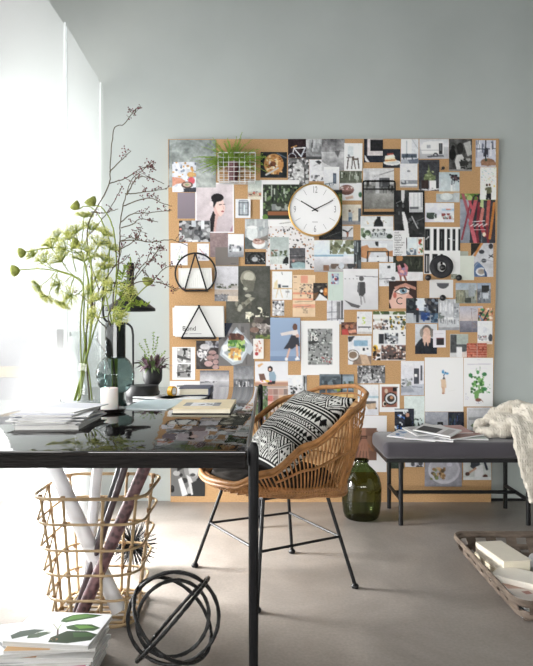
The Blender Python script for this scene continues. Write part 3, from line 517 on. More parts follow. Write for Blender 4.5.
pic(P,415.1,324,437,354,'c6cad0','g 0 60 d0d3d8 b8bdc4; p 20242f 0 74 20 54 36 44 66 44 90 52 100 70 100 100 0 100; e 52 28 24 24 6a6460; e 52 36 19 24 d2b2a2; p d8b8a8 34 38 46 34 50 60 44 74 36 62; p d4b0a0 56 34 72 40 68 62 58 74 52 60; e 30 30 8 14 8a8480; e 76 30 8 14 7a7470; p 1a1e28 20 60 40 62 46 100 18 100; p 1a1e28 62 64 80 56 84 100 58 100','grey-haired man hiding his face with both hands')
pic(C,433.1,330.2,445.7,347.4,'dfdce2','r 28 46 86 86 2e2a2e; r 28 44 86 50 7a3c44; l 14 22 80 20 4 c8c4cc','white card with a small black rectangle, overlapping the man hiding his face')
pic(P,401,361,424,395.4,'d4d4da','g 0 60 dcdce0 d2d3da; p b4b8c2 0 74 100 66 100 100 0 100; r 56 22 78 66 4a4c54; r 58 38 70 46 e8e8ec; r 84 14 92 56 5c5e66; s 2 50 50 76 20 6 6c7074 b0b4ba 8a9088; p 9a9ea8 0 76 40 72 60 90 0 92; l 50 74 90 76 3 7a7e88','white room with a dark door, right of the coffee tray picture')
pic(S,424.8,357.4,463.3,411.6,'e9e9e8','r 20 24 79 67 e4e4e3; p d2baa0 42 41 54 39 56 56 43 56; l 47 56 48 66 5 c8a890; l 51 56 50 64 4 d0b29a; p 3a3c48 46 40 50 34 53 40; l 49 34 54 28 3 4c5a78; e 47 27 3 3 4c8ab8; e 58 30 4 2 5c98c2; l 48 24 52 31 3 6ca4cc; e 48 66 4 1.2 a87c6a; l 62 62 79 60 1 d6d6d4','large white print of a small figure with a blue plant for a head')
pic(S,463.7,357.8,493,406.5,'e8e7ec','l 14 14 92 13 3 c4c2ca; l 22 22 80 22 3 d8d6dc; l 46 5 56 5 1.5 b4b2ba; s 24 38 70 74 46 5 4c7c44 6ca05c 3a6438 88b474; e 24 36 7 4 3f7a4c; e 70 34 8 4 3f7a4c; e 48 30 5 4 5c9460; l 42 28 44 22 1.5 7c9a70; l 54 28 56 18 1.5 7c9a70; p 6f9a5c 36 70 56 62 50 84 38 84; e 50 86 10 3.5 7c5648; l 58 84 66 90 2 8a6a58; e 72 64 7 4 3a7a4c; l 72 60 80 72 1.5 6a9a68; s 78 54 90 72 8 2 6aa06c; s 40 90 60 94 6 2 aaa8b4; s 6 68 18 86 8 2 c2c0c8','botanical poster of a leafy green plant, above the bench')
pic(S,373,311.3,405.8,360.4,'e8e8ea','r 0 0 100 20 c8ccc4; s 0 0 100 10 16 7 3a4a34 56663e; r 0 7 100 16 ece8e0; s 0 16 46 38 34 4 2f2a2a 8a6a5c c0b4ac 4c4c54; s 50 10 100 38 40 4 1d1f22 c09c3c 4a5438 8a8c8e; e 8 76 8 8 e2b840; e 8 80 8 4 d0a030; r 18 46 34 66 2c2e34; r 36 44 76 66 9a9ea4; s 36 44 76 66 30 4 24262a e4e6ea 5c6066; e 88 77 8 7 e08a3c; s 80 42 98 52 4 3 2c2c30; s 0 70 24 100 20 5 6a4c3a 2c241f b08a68; r 26 68 100 98 5c504e; s 26 68 100 98 70 3.4 231f20 b89888 e8e2e0 7c5c54; r 0 40 100 42.5 f0f0f0; r 0 66.5 100 68.5 f0f0f0','collage sheet of small market scenes with orange slices'.replace('r 0 66','r 0 66'))
pic(P,341.2,322.2,356.9,334.8,'6a4a40','n .15 6; s 0 0 100 40 10 8 2c211d 4a3a30 8c6a54; e 36 36 10 16 b88068; e 66 34 10 16 a87058; p b84c48 6 60 40 50 50 100 8 100; p d49a84 46 66 90 56 96 80 50 86','small picture of two people in red, right of the number poster')
pic(P,356.9,311.6,372.1,334,'dcdcde','n .02 3; r 6 24 14 32 3a3c40; s 36 24 56 56 10 5 a8c04c c4d468; r 44 54 54 64 e8e8ea; r 10 66 90 72 4c4e52; v 10 64 90 86 8 4 6a6c70 c2c2c4; r 0 88 100 100 c8c4c0','white room with a bright green plant, left of the market collage')
pic(P,348,335.8,371.4,364.6,'d9dbe0','p 3c3d42 0 4 30 2 16 20 4 22; r 26 16 84 36 8cadc4; n .05 5; p e6e8ec 48 40 92 36 94 58 54 62; r 62 42 72 52 2f3236; r 78 42 86 48 50565c; p 8b7768 30 66 100 70 100 100 20 100; p c2a890 50 64 80 66 96 100 60 100; e 22 66 24 18 dcdad8; e 22 66 17 12 8a7868; o 22 68 26 20 .12 5c564f','coffee cup beside an instant camera, under the green plant room')
pic(P,357.4,365.4,385.1,383.4,'737375','n .1 6; s 0 0 100 70 110 3 1f1f20 c6c6c8 8c8c8e 3f3f40; p b8b8ba 20 60 46 44 54 44 80 64 90 100 10 100; s 20 56 84 100 40 4 5c5c5e dededf 8c8c8e; v 48 20 58 84 4 4 1c1c1d','black and white avenue of trees above the wicker chair')
pic(P,357.8,384.5,378.6,415.3,'dcdce0','n .02 3; g 0 38 e2e2e5 d6d8dc; r 0 38 100 44 a2bcc8; r 34 54 86 64 5c5a5a; p c0a890 36 64 86 60 86 78 50 80; r 0 80 100 100 d4d4da; s 84 74 94 80 2 4 5a5a5e','pale beach with a low wooden boat, right of the chair back')
pic(S,379.5,384.2,399.6,412,'ebebec','r 13 10 86 82 8a5a4c; n .06 5; e 56 52 32 22 1c1e20; e 56 52 26 18 c9ccd0; e 56 52 18 12 3a3430; e 60 48 8 6 b88a6c; e 26 70 9 9 d8d0c4; e 28 70 6 6 2a221e; e 34 25 8 8 c0b09c; r 66 12 86 26 1c1a1a; l 80 16 90 12 4 2c2a2a','white-bordered coffee tray on a red rug')
pic(P,404.2,396,424.6,433,'c9d4d2','r 0 0 20 100 dfe3e4; g 0 60 cdd8d5 d6deda; s 40 60 100 96 20 5 5a6c5a 2c3230 8aa08c; r 46 40 56 50 b4c0bc','pale green curtain above the bench magazines')
pic(P,394.6,408.6,414,434,'2c2f3a','n .08 5; s 0 10 100 100 40 6 15171c dde2ea 3c6ab0 5c86c8 20242c; p 14161c 50 24 80 20 90 90 56 96; e 66 26 9 8 b48a74; r 0 4 70 12 d2d6da','people among blue paint splashes, left above the bench magazines')
pic(P,425,412,448,437,'9a9ba2','g 0 100 9ea0a8 8c8d94; n .03 3; r 54 40 78 78 1b1c1f; s 2 6 12 14 3 2 c2c4ca','grey wall with a small black square opening, above the bench')
pic(P,448.2,412,464,437,'2b2e39','n .06 5; v 6 6 60 90 26 3 4a5a50 6a4c5c 3c5078 1d2028; s 60 8 100 60 14 3 5c6070 3c4050','dark navy picture of faint coloured threads, above the bench')
pic(P,467,407.5,490.8,442,'c9c9cc','b 5 d9d9dc; r 8 28 94 36 a8aaac; r 8 10 94 28 d4d4d8; v 10 36 90 88 16 4 b4b6b4 dadcdc; s 10 40 60 86 26 6 7c8a6c a4ae94 5c6a50','pale greenhouse shelf with soft plants, above the bench\'s right part')
pic(S,350,415.6,386.7,472,'e2e1e3','r 0 22 72 79 75594c; v 0 22 72 79 20 8 5c453b 8a6c5c 6a5044; p 9c7260 30 22 42 22 44 42 52 52 50 62 28 62 24 52 32 42; l 28 58 22 72 5 9c7260; l 34 60 31 77 5 a07664; l 41 60 41 78 5 a07664; l 48 60 50 75 5 9c7260; l 50 52 62 62 5 94694f; l 31 37 45 37 2.5 33241f; l 31 40 46 40 1.5 33241f; l 33 50 32 60 1 7c5848; l 40 50 40 60 1 7c5848','white print of a hand with a bracelet, beside the green bottle')
pic(P,387,436,404,468.6,'313a33','n .12 6; s 0 0 100 100 40 7 1e2420 4c5a44 6a7860 2c342e','dark leafy picture partly behind the bench\'s left end')
pic(P,405.2,436,424,467,'cfcfd4','n .03 3; s 10 84 100 100 6 10 4a4a50 a8a8b0','pale picture behind the bench, left of the plate picture')
pic(P,424.8,436,462,486.6,'8f8e96','n .03 3; e 52 66 42 28 bdbcc4; e 52 65 36 23 aaa9b2; s 16 62 56 86 26 5 8a6c4c c0a078 5a4a38 7a8458; e 66 56 8 4 c8c7d0','grey plate with nuts seen below the bench')
pic(P,463.2,441,491.2,480,'c2c6c4','n .03 3; p 3a3c44 30 40 56 40 60 60 40 74 26 66; p d8d8da 44 66 70 60 72 92 40 94; l 20 82 44 70 7 b08a74; e 16 84 8 5 4a342c; e 78 90 9 5 5a3c34; l 70 40 84 72 8 2b2e3c; r 0 92 100 100 d2d4d4','legs in sandals seen below the bench')
pic(S,170.8,440,204.9,496.2,'5c5c5c','n .12 5; r 0 0 100 100 6a6a6a; s 0 0 100 100 30 9 1c1c1c 2f2f2f a8a8a8; e 62 48 24 26 8a8a8a; p 161616 14 24 50 20 48 46 20 56; e 66 52 14 14 bdbdbd; p 2a2a2a 52 40 84 38 84 43 52 46; p d6d6d6 22 70 32 66 50 96 34 100; p c6c6c6 46 62 58 66 76 92 60 98; p e0e0e0 76 30 96 24 98 60 84 64; p 343434 60 76 100 66 100 100 66 100; e 64 62 8 3 4a4a4a','black and white man holding his head, below the desk')
pic(S,172.2,347,195.1,379.8,'e9e9ea','r 22 4 80 48 a4a4a4; r 22 52 80 92 8a8a8a; s 22 4 80 48 20 5 dcdcdc 4a4a4a bdbdbd; r 46 4 66 12 1c1c1c; r 52 10 58 24 1c1c1c; p 4c4c4c 22 24 80 36 80 42 22 34; s 22 52 80 92 24 6 3a3a3a c6c6c6 6a6a6a; l 22 78 80 74 4 2c2c2c; l 22 34 50 50 2 e0e0e0','white sheet with two black and white snapshots under the triangle wire holder')
pic(C,169.7,381,199.8,404,'e6e6e8','r 24 20 70 100 6a6a6a; n .05 4','white sheet rising from behind the desk\'s back edge')
pic(P,196.1,340.7,219.2,369.2,'3f3b3c','n .1 6; s 40 0 100 24 24 7 8c8c94 5c5c64 b0b0b8; e 38 22 20 10 c6c4c6; e 22 46 16 14 d2d0d2; l 20 70 70 12 5 b4b2b6; s 6 30 50 70 24 5 a4a2a6 e0dee0 6c6a6e; e 70 42 16 8 a88c8a; e 62 60 17 9 a08482; e 54 80 18 10 b09492; e 88 56 12 8 988080; e 84 74 12 9 a28886; e 84 92 14 8 a88e8c; l 46 64 74 66 2 5c4644; l 54 46 84 48 2 5c4644','meringues and pale pink rolls, below the triangle wire holder')
pic(P,199.9,370.4,229.1,388,'98989c','g 0 60 7a7a7f c4c4c8; g 60 100 b4b4b8 8a8a8f; n .1 4; l 2 68 30 64 3 4c4c50; s 30 60 60 70 6 2 5a5a5e; r 0 0 100 10 6a6a70','foggy grey hillside just above the books on the desk')
pic(P,233.4,365,253.8,400,'6c6e72','g 0 40 6a6c70 9a9ca0; v 6 40 100 78 18 6 2c2d30 b4b6ba 4a4b4e d8d8da; g 70 100 5c5e62 4a4c50; n .08 6','dark misty street just beyond the desk\'s right corner')
pic(S,218.6,323,254.3,366,'6e6c6c','v 0 0 100 100 20 6 5c5a5a 86848a 7a7878; p 1d2638 0 0 40 0 22 30 0 40; p aab2ba 50 10 94 50 66 92 40 98 4 74 8 56; p d4dade 51 16 88 50 62 86 40 91 10 72 14 58; p 9aa2a6 52 22 82 50 60 80 40 85 16 70 20 58; e 50 34 22 9 5a3c34; s 28 24 70 42 16 5 4a302a 7a5448; s 26 40 74 66 44 5 4c7c3c 86a85c 3a5c30 a8c078; s 28 58 64 86 30 5 dcb86c c8985c f0dca8 b07c48; e 19 58 9 8 dfe2e4; e 19 56 7 5 f2f2f2; p b4bcc4 80 46 100 56 88 74 76 66','salad in a foil tray, tilted in its picture, centre left of the board')
pic(P,249.8,317.1,279.4,339,'4a4742','n .1 6; s 0 0 100 100 50 6 2f2c2a 6c665e 8a827a 3c4030; s 20 30 76 74 26 7 b4aca8 d2ccca 8a8280; e 16 58 16 12 7a6258; e 30 16 16 10 5c5450; p 8c6a74 76 70 96 62 98 88 80 88; s 20 80 100 100 24 5 56663c 78844c; e 66 20 12 18 3a3634','brown birds and stones beside the salad tray picture')
pic(C,253.2,338.8,263.6,358.8,'e3e0dd','s 16 8 80 84 14 9 c98a78 b0685c d8b4a4; l 40 20 56 70 8 d2a898; e 34 74 16 9 a83c40; e 62 58 10 6 c07a60','small white card with faint pink sketches')
pic(S,270.2,317.7,300.2,361,'8fa2bd','g 0 76 94a8c2 8a9cb6; g 86 100 7c8eaa 7488a4; r 0 86 100 88 9cb0c8; e 82 22 8 8 6a4c40; p d8d0cc 74 30 90 28 94 44 74 46; p d4ccc8 34 36 74 30 76 38 38 42; p 35373f 70 40 92 42 96 58 88 64 74 72 44 72 60 56; p 35373f 84 42 94 46 98 66 84 64; l 64 72 56 92 6 d2aa98; l 88 64 90 90 6 d2aa98; e 54 95 5 4 ece8e8; p ece8e8 82 94 90 88 98 96 84 98; e 90 42 6 4 c8a090','woman stepping in a dark skirt on blue, left of the number poster')
pic(S,255,361.4,288,385.6,'dadbdf','n .02 3; p d0a878 8 16 22 8 26 12 12 26; e 46 32 8 12 2a2322; e 45 34 4 6 d2aa98; p 8aa0b0 42 46 58 42 64 60 62 82 44 84; p 6c5448 12 52 28 50 34 76 16 78; r 2 80 100 88 d8c0ae; r 0 86 100 100 b08a78; p e4d8dc 14 80 40 74 50 84 20 88; p 2c2a2c 40 82 62 80 60 92 38 94; s 20 76 50 84 6 4 c86a80 e0c04c','woman in blue working at a laptop, above the chair')
pic(S,300.9,320.7,339.3,375,'f0f0f0','r 19 15 81 81 8e9090; n .05 8; s 19 15 81 81 150 2.4 4a4c4c b4b8b6 6e7270 2f3131 cfd3d0; p 3a3c3c 19 38 40 36 50 40 22 44; l 40 50 70 22 2 5d5f5f; s 50 66 81 80 20 2 a0585c d8dcd8 5c5e5e; l 50 84 90 83 .8 d8b4b4; s 19 81 81 100 1 .1 f0f0f0; r 0 81 100 100 f0f0f0; r 81 0 100 100 f0f0f0','white framed poster with the number 16 on a leafy grey picture')
pic(P,319.4,374.2,353.8,397,'5d666e','r 0 0 100 20 6a747c; r 4 10 60 80 4c555c; l 64 0 64 100 5 2b2f33; r 68 10 100 70 8a9aa6; s 70 30 98 70 10 7 5c6c60 3f4a44; e 52 64 10 12 8c9a3c; s 8 20 56 90 16 6 3b4248 6d7880; r 26 86 100 100 d0b078','dim conservatory view directly above the chair back')
pic(P,288,375,306.8,400,'d2d3d6','r 0 0 76 50 dfe1e6; r 78 4 100 60 8a8c8e; s 4 40 76 100 40 6 3a3a3c b8babc 6c6e70 e6e6e8; v 78 6 100 96 8 5 2f3133 c6c8ca','pale crowd collage left above the chair pillow')
pic(P,254,386,267.8,420,'6a7a60','n .15 5; s 0 0 100 100 46 8 4c6c44 7c9c64 c8b8c8 384a34 a494a8; r 0 0 14 100 c2c6c4','green garden picture behind the desk\'s far leg')
pic(C,267.8,386,287.9,412,'c9b8b0','l 4 5 90 5 4 7a706c; r 2 12 26 34 b08c84; r 28 12 52 34 9c8078; r 54 12 76 34 b89a90; r 78 12 98 34 8a7c78; r 2 36 26 58 c87c74; r 28 36 52 58 a48a82; r 54 36 76 58 d8bca0; r 78 36 98 58 caa888; r 2 60 26 82 e0b0a4; r 28 60 52 82 d4c0b4; r 54 60 76 82 e2cca8; r 78 60 98 82 b8a49c; s 0 40 100 56 8 3 b84c4c','colour swatch chart of pinks and browns above the wicker chair')

rs_ = random.Random(3)
RES = 1.6
placed = []
TEXTCLIP = ['vivid', 'people', 'just it is', 'happier', 'under one', 'a second', 'happier', 'effect', 'makes it', 'happier']
def put_pic(k, rec):
    kind, x0, y0, x1, y1, bg, ops, label, rot = rec
    lay = 0
    for (a0, b0, a1, b1, l) in placed:
        if a0 < x1-.1 and a1 > x0+.1 and b0 < y1-.1 and b1 > y0+.1: lay = max(lay, l)
    lay += 1
    placed.append((x0, y0, x1, y1, lay))
    d = .0006+lay*.0014
    w = max(8, int((x1-x0)*RES)); h = max(8, int((y1-y0)*RES))
    im = paint(w, h, bg, ops, seed=k*13+5)
    if kind == P or 'portrait' in label: im = im+((vnoise(w, h, 9, k+77)-.5)*.16+(np.random.RandomState(k).rand(h, w)-.5)*.05)[..., None]*(.35+.65*(1-abs(im.mean(axis=2, keepdims=True)-.45)))
    im = np.clip(.5+(im*.985-.5)*1.05-.004, .02, .89)
    A = B(x0, y0, d); Bq = B(x1, y0, d); Cq = B(x0, y1, d)
    a = rs_.uniform(-.007, .007)
    c = (A+Bq+Cq*0)/2
    U = Bq-A; V = Cq-A
    R = Matrix.Rotation(a, 3, 'Y')
    ctr = A+U/2+V/2
    A2 = ctr+R @ (A-ctr)
    o = sheet(kind, M_PRINT, A2, R @ U, R @ V, w, h, im, .0008)
    cat = {P: 'photo', C: 'card', S: 'poster'}[kind]
    tag(o, label, cat, 'pictures pinned to the cork board')
    return o, d
for k, rec in enumerate(PICS):
    o, d = put_pic(k, rec)
    lab = rec[7]
    if 'number 16' in lab:
        t = text_mb('16', .062, frameM(B(313.6, 338, d+.0004), (1, 0, 0), (0, 0, 1)), .0003, sx=.9).build('numeral', M_WHITE, o, smooth=False)
    if 'letter C' in lab:
        text_mb('C', .062, frameM(B(399.3, 301.3, d+.0004), (1, 0, 0), (0, 0, 1)), .0003).build('letter', M_INK, o, smooth=False)
# clipping of typed words
o, d = put_pic(900, ('picture_clipping', 393, 230.6, 406.2, 255.8, 'efeff0', 'n .01 3', 'white clipping with lines of small typed words, overlapping the waterfall', None)) if False else (None, 0)
def clipping():
    d = .0006+5*.0014
    A = B(392.9, 230.6, d); U = B(406.2, 230.6, d)-A; V = B(392.9, 255.8, d)-A
    o = sheet('picture_clipping', M_PRINT, A, U, V, 14, 26, paint(14, 26, 'dededf', ''), .0008)
    tag(o, 'white clipping with lines of small typed words, overlapping the waterfall', 'clipping', 'pictures pinned to the cork board')
    mb = MB()
    for i, s in enumerate(TEXTCLIP):
        q = text_mb(s, .0175, frameM(B(394.4, 232.6+i*2.45, d+.0004), (1, 0, 0), (0, 0, 1)), .0002, align='LEFT', sx=.85)
        mb.add(q.v, q.f)
    mb.build('typed_words', M_INK, o, smooth=False)
clipping()
# ------------------------------------------------------------------ things fixed on the board
XZ = lambda o: frameM(o, (1, 0, 0), (0, 0, 1))
def clock():
    c = B(314.5, 210.8, .012); R = 26.2*c.y/F; c0 = Vector((c.x, YB-.014, c.z))
    M_BRASS = mat('brushed_brass', 'c9a15c', .3, metal=.85, noise=.05)
    M_DIAL = mat('clock_dial', 'e9e9ea', .55, noise=.01)
    t = thing('wall_clock', (c0.x, c0.y, c0.z), 'round white wall clock with a brass rim and black hands', 'clock')
    RM = Matrix.Rotation(math.radians(90), 3, 'X')
    case = MB().lathe([(R-.010, .0), (R, .002), (R+.001, .042), (R-.003, .046), (R-.007, .046), (R-.0075, .036)], c0, 64, M=RM)
    case.build('rim', M_BRASS, t)
    dial = MB().lathe([(.0, .036), (R-.0072, .036), (R-.0072, .001), (0, .001)], c0, 64, M=RM).build('dial', M_DIAL, t)
    f = c0.y-.0368
    for h in (1, 2, 4, 5, 7, 8, 10, 11):
        a = math.radians(90-30*h); u = Vector((math.cos(a), 0, math.sin(a))); v = Vector((-u.z, 0, u.x))
        p = Vector((c0.x, f, c0.z)); q = [p+u*(R*.63)+v*.0011, p+u*(R*.63)-v*.0011, p+u*(R*.86)-v*.0011, p+u*(R*.86)+v*.0011]
        MB().add(q, [(0, 1, 2, 3)]).build('hour_mark', M_GREYINK, t, smooth=False)
    tk = MB().add([(c0.x-.017, f, c0.z-R*.46), (c0.x+.017, f, c0.z-R*.46), (c0.x+.017, f, c0.z-R*.48), (c0.x-.017, f, c0.z-R*.48)], [(0, 1, 2, 3)])
    tk.build('dial_line', M_GREYINK, t, smooth=False)
    for s, h in (('12', 0), ('3', 3), ('6', 6), ('9', 9)):
        a = math.radians(90-30*h); p = Vector((c0.x+math.cos(a)*R*.76, f, c0.z+math.sin(a)*R*.74))
        text_mb(s, .058, XZ(p), .0003, sx=.55).build('numeral', M_GREYINK, t, smooth=False)
    def hand(nm, tip, tail, w, dz):
        p = Vector((c0.x, f-dz, c0.z)); u = Vector((tip[0], 0, tip[1])); L = u.length; u.normalize(); v = Vector((-u.z, 0, u.x))
        mb = MB(); q = [p-u*tail+v*w, p-u*tail-v*w, p+u*L-v*w*.7, p+u*L+v*w*.7]
        mb.add(q+[k+Vector((0, -.0012, 0)) for k in q], [(0, 1, 2, 3), (7, 6, 5, 4), (0, 4, 5, 1), (1, 5, 6, 2), (2, 6, 7, 3), (3, 7, 4, 0)])
        mb.build(nm, M_BLACKPAINT, t, smooth=False)
    s = c.y/F
    hand('hour_hand', (-14.0*s, 8.4*s), .022, .0042, .002)
    hand('minute_hand', (17.8*s, 9.0*s), .022, .0032, .005)
    MB().lathe([(0, .046), (.006, .046), (.006, .036)], c0, 16, M=RM).build('hand_cap', M_BLACKPAINT, t)
clock()

def wire_loop(pts, r=.0045): return MB().tube(pts, r, 8, closed=True)
def holder_circle():
    c = B(195.7, 273.5, .045); s = c.y/F; R = 20.3*s
    t = thing('wire_holder', (c.x, YB, c.z-R), 'black wire magazine holder shaped as a circle around a triangle, upper left of the board', 'magazine holder', 'black wire magazine holders on the board')
    yb = YB-.05
    a0 = math.radians(-57); a1 = math.radians(237)
    pts = [(c.x+R*math.cos(a0+(a1-a0)*k/40), yb, c.z+R*math.sin(a0+(a1-a0)*k/40)) for k in range(41)]
    MB().tube(pts+[(c.x, yb, pts[0][2])], .0052, 8, closed=True).build('round_frame', M_BLACKMETAL, t)
    l, r = Vector(pts[-1]), Vector(pts[0]); top = Vector((c.x-.002, yb-.001, c.z+R))
    MB().tube([l, top], .0048).tube([r, top], .0048).build('triangle_frame', M_BLACKMETAL, t)
    tray = MB()
    for q in (l, r): tray.tube([q, (q.x, YB-.002, q.z)], .0045)
    tray.tube([(l.x, YB-.008, l.z), (r.x, YB-.008, r.z)], .0045).tube([(l.x, YB-.027, l.z), (r.x, YB-.027, r.z)], .0045)
    tray.build('tray_wires', M_BLACKMETAL, t)
    # pages held inside
    o = MB()
    y = YB-.021
    for i in range(7):
        e = i*.0006
        A = [B(178.5, 268.5, .02), B(211.5, 268.2, .02), B(212.5, 288.6, .02), B(179, 288.6, .02)]
        yy = y-i*.0028
        q = [Vector((p.x+(i-3)*.0004, yy, p.z)) for p in A]
        o.add(q+[k+Vector((0, .0024, 0)) for k in q], [(0, 1, 2, 3), (7, 6, 5, 4), (0, 4, 5, 1), (1, 5, 6, 2), (2, 6, 7, 3), (3, 7, 4, 0)])
    b = o.build('book', M_WHITE, smooth=False)
    tag(b, 'small white book block held in the round wire holder', 'book')
    A = B(181, 270.5, .02); yy = y-6*.0028-.0006
    im = paint(44, 26, 'e4e4e0', ' '.join('l %d 4 %d 94 .8 c9c9c5;' % (x, x+1) for x in range(10, 96, 7)), 4)
    sheet('page_print', M_PRINT, (A.x, yy, A.z), (28*s, 0, 0), (0, 0, -17*s), 44, 26, im, .0004, parent=b)
holder_circle()
def holder_triangle():
    yb = YB-.05; k = lambda px, py: W(px, py, yb)
    l, r, top = k(181.5, 338.2), k(215.5, 338.2), k(199, 306.5)
    t = thing('wire_holder', (top.x, YB, l.z), 'black wire triangle magazine holder full of white newspapers, centre left of the board', 'magazine holder', 'black wire magazine holders on the board')
    MB().tube(catmull([l, l+(top-l)*.96, top, r+(top-r)*.96, r], 5), .0048).tube([l, r], .006).build('triangle_frame', M_BLACKMETAL, t)
    tray = MB()
    for q in (l, r): tray.tube([q, (q.x, YB-.002, q.z)], .0045)
    for d in (.008, .025): tray.tube([(l.x, YB-d, l.z), (r.x, YB-d, r.z)], .0045)
    tray.build('tray_wires', M_BLACKMETAL, t)
    for i, (x0, x1, dy, lab) in enumerate(((172.5, 222.8, .012, 'rear white newspaper jutting out left behind the triangle wire holder'), (174.6, 224.0, .026, 'front white newspaper with a dark title, held by the triangle wire holder'))):
        y = YB-dy
        A = W(x0, 307.6-(i*1.8), y); U = W(x1, 306.0+(1-i)*1.4, y)-A; V = W(x0+.6, 337.0-(1-i)*1.2, y)-A
        im = paint(60, 40, 'dcdcda', 'n .015 5; l 3 2 3 98 1 d8d8d6')
        o = sheet('newspaper', M_PRINT, A, U, V, 40, 26, paint(40, 26, 'dbdbd9', 'n .02 5'), .006, bend=lambda u, v: .003*np.sin(u*5)+0*v)
        tag(o, lab, 'newspaper', 'newspapers in the triangle wire holder')
        if i:
            yy = y-.0045
            text_mb('Bond', .040, XZ(W(189.2, 328.6, yy)), .0006).build('title', M_INK, o, smooth=False)
            mb = MB()
            for a, b in ((182.5, 187.5), (189.5, 201.5)):
                p = W(a, 333.4, yy); q = W(b, 334.0, yy); mb.box((p.x, yy-.0003, q.z), (q.x, yy+.0003, p.z))
            mb.build('subtitle_line', M_GREYINK, o, smooth=False)
holder_triangle()

def rack():
    yb = YB-.03; k = lambda px, py: W(px, py, yb)
    a, b = k(363.2, 181), k(395, 213.4)
    t = thing('wire_rack', ((a.x+b.x)/2, YB, b.z), 'black metal picture rack holding the grey courtyard picture', 'rack')
    pts = [(a.x, yb, b.z), (a.x, yb, a.z-.012), (a.x+.003, yb, a.z-.003), (a.x+.012, yb, a.z), (b.x-.012, yb, a.z), (b.x-.003, yb, a.z-.003), (b.x, yb, a.z-.012), (b.x, yb, b.z)]
    MB().tube(pts, .0052).tube([(a.x, yb, k(0, 189).z), (b.x, yb, k(0, 189).z)], .0042).build('front_frame', M_BLACKMETAL, t)
    MB().box((a.x-.004, yb-.004, b.z-.006), (b.x+.004, YB-.012, b.z+.010)).build('ledge', M_BLACKMETAL, t, smooth=False)
    m = MB()
    for x in (a.x, b.x): m.tube([(x, yb, a.z-.012), (x, YB-.004, a.z-.012)], .004)
    m.build('wall_arm', M_BLACKMETAL, t)
rack()

M_KNOB = mat('black_knob', '1c1c1e', .3, spec=.5, noise=.05)
def knob(px, py, r, lab):
    c = B(px, py, .03); s = c.y/F; R = r*s
    mb = MB().tube([(c.x, YB-.001, c.z), (c.x, YB-.030, c.z)], R*.45, 10).sphere((c.x, YB-.034, c.z), R, 16, 10)
    tag(mb.build('wall_hook', M_KNOB), lab, 'hook', 'black ball hooks on the board')
knob(428, 277.7, 3.1, 'black ball hook left of the tape ring\'s lower edge')
knob(458.7, 277.7, 3.1, 'black ball hook on the pale sage card\'s corner')
knob(442.6, 297.8, 3.1, 'black ball hook at the bottom of the half circle card')
knob(442.4, 267.6, 3.0, 'black ball hook in the middle of the tape ring')
knob(443, 168.2, 1.7, 'tiny black ball hook right of the dark plant picture')
def tape():
    c = B(442.6, 266.2, .04); s = c.y/F
    RM = Matrix.Rotation(math.radians(90), 3, 'X')
    R0, R1 = 5.1*s, 11.6*s
    m = mat('black_tape', '26262a', .5, spec=.3, noise=.1, nscale=60)
    o = MB().lathe([(R0, .004), (R0, .022), (R0+.004, .024), (R1-.004, .024), (R1, .022), (R1, .004), (R0, .004)], (c.x, YB, c.z), 48, M=RM).build('tape_ring', m)
    tag(o, 'thick black ring hanging on a ball hook, right part of the board', 'ring')
tape()

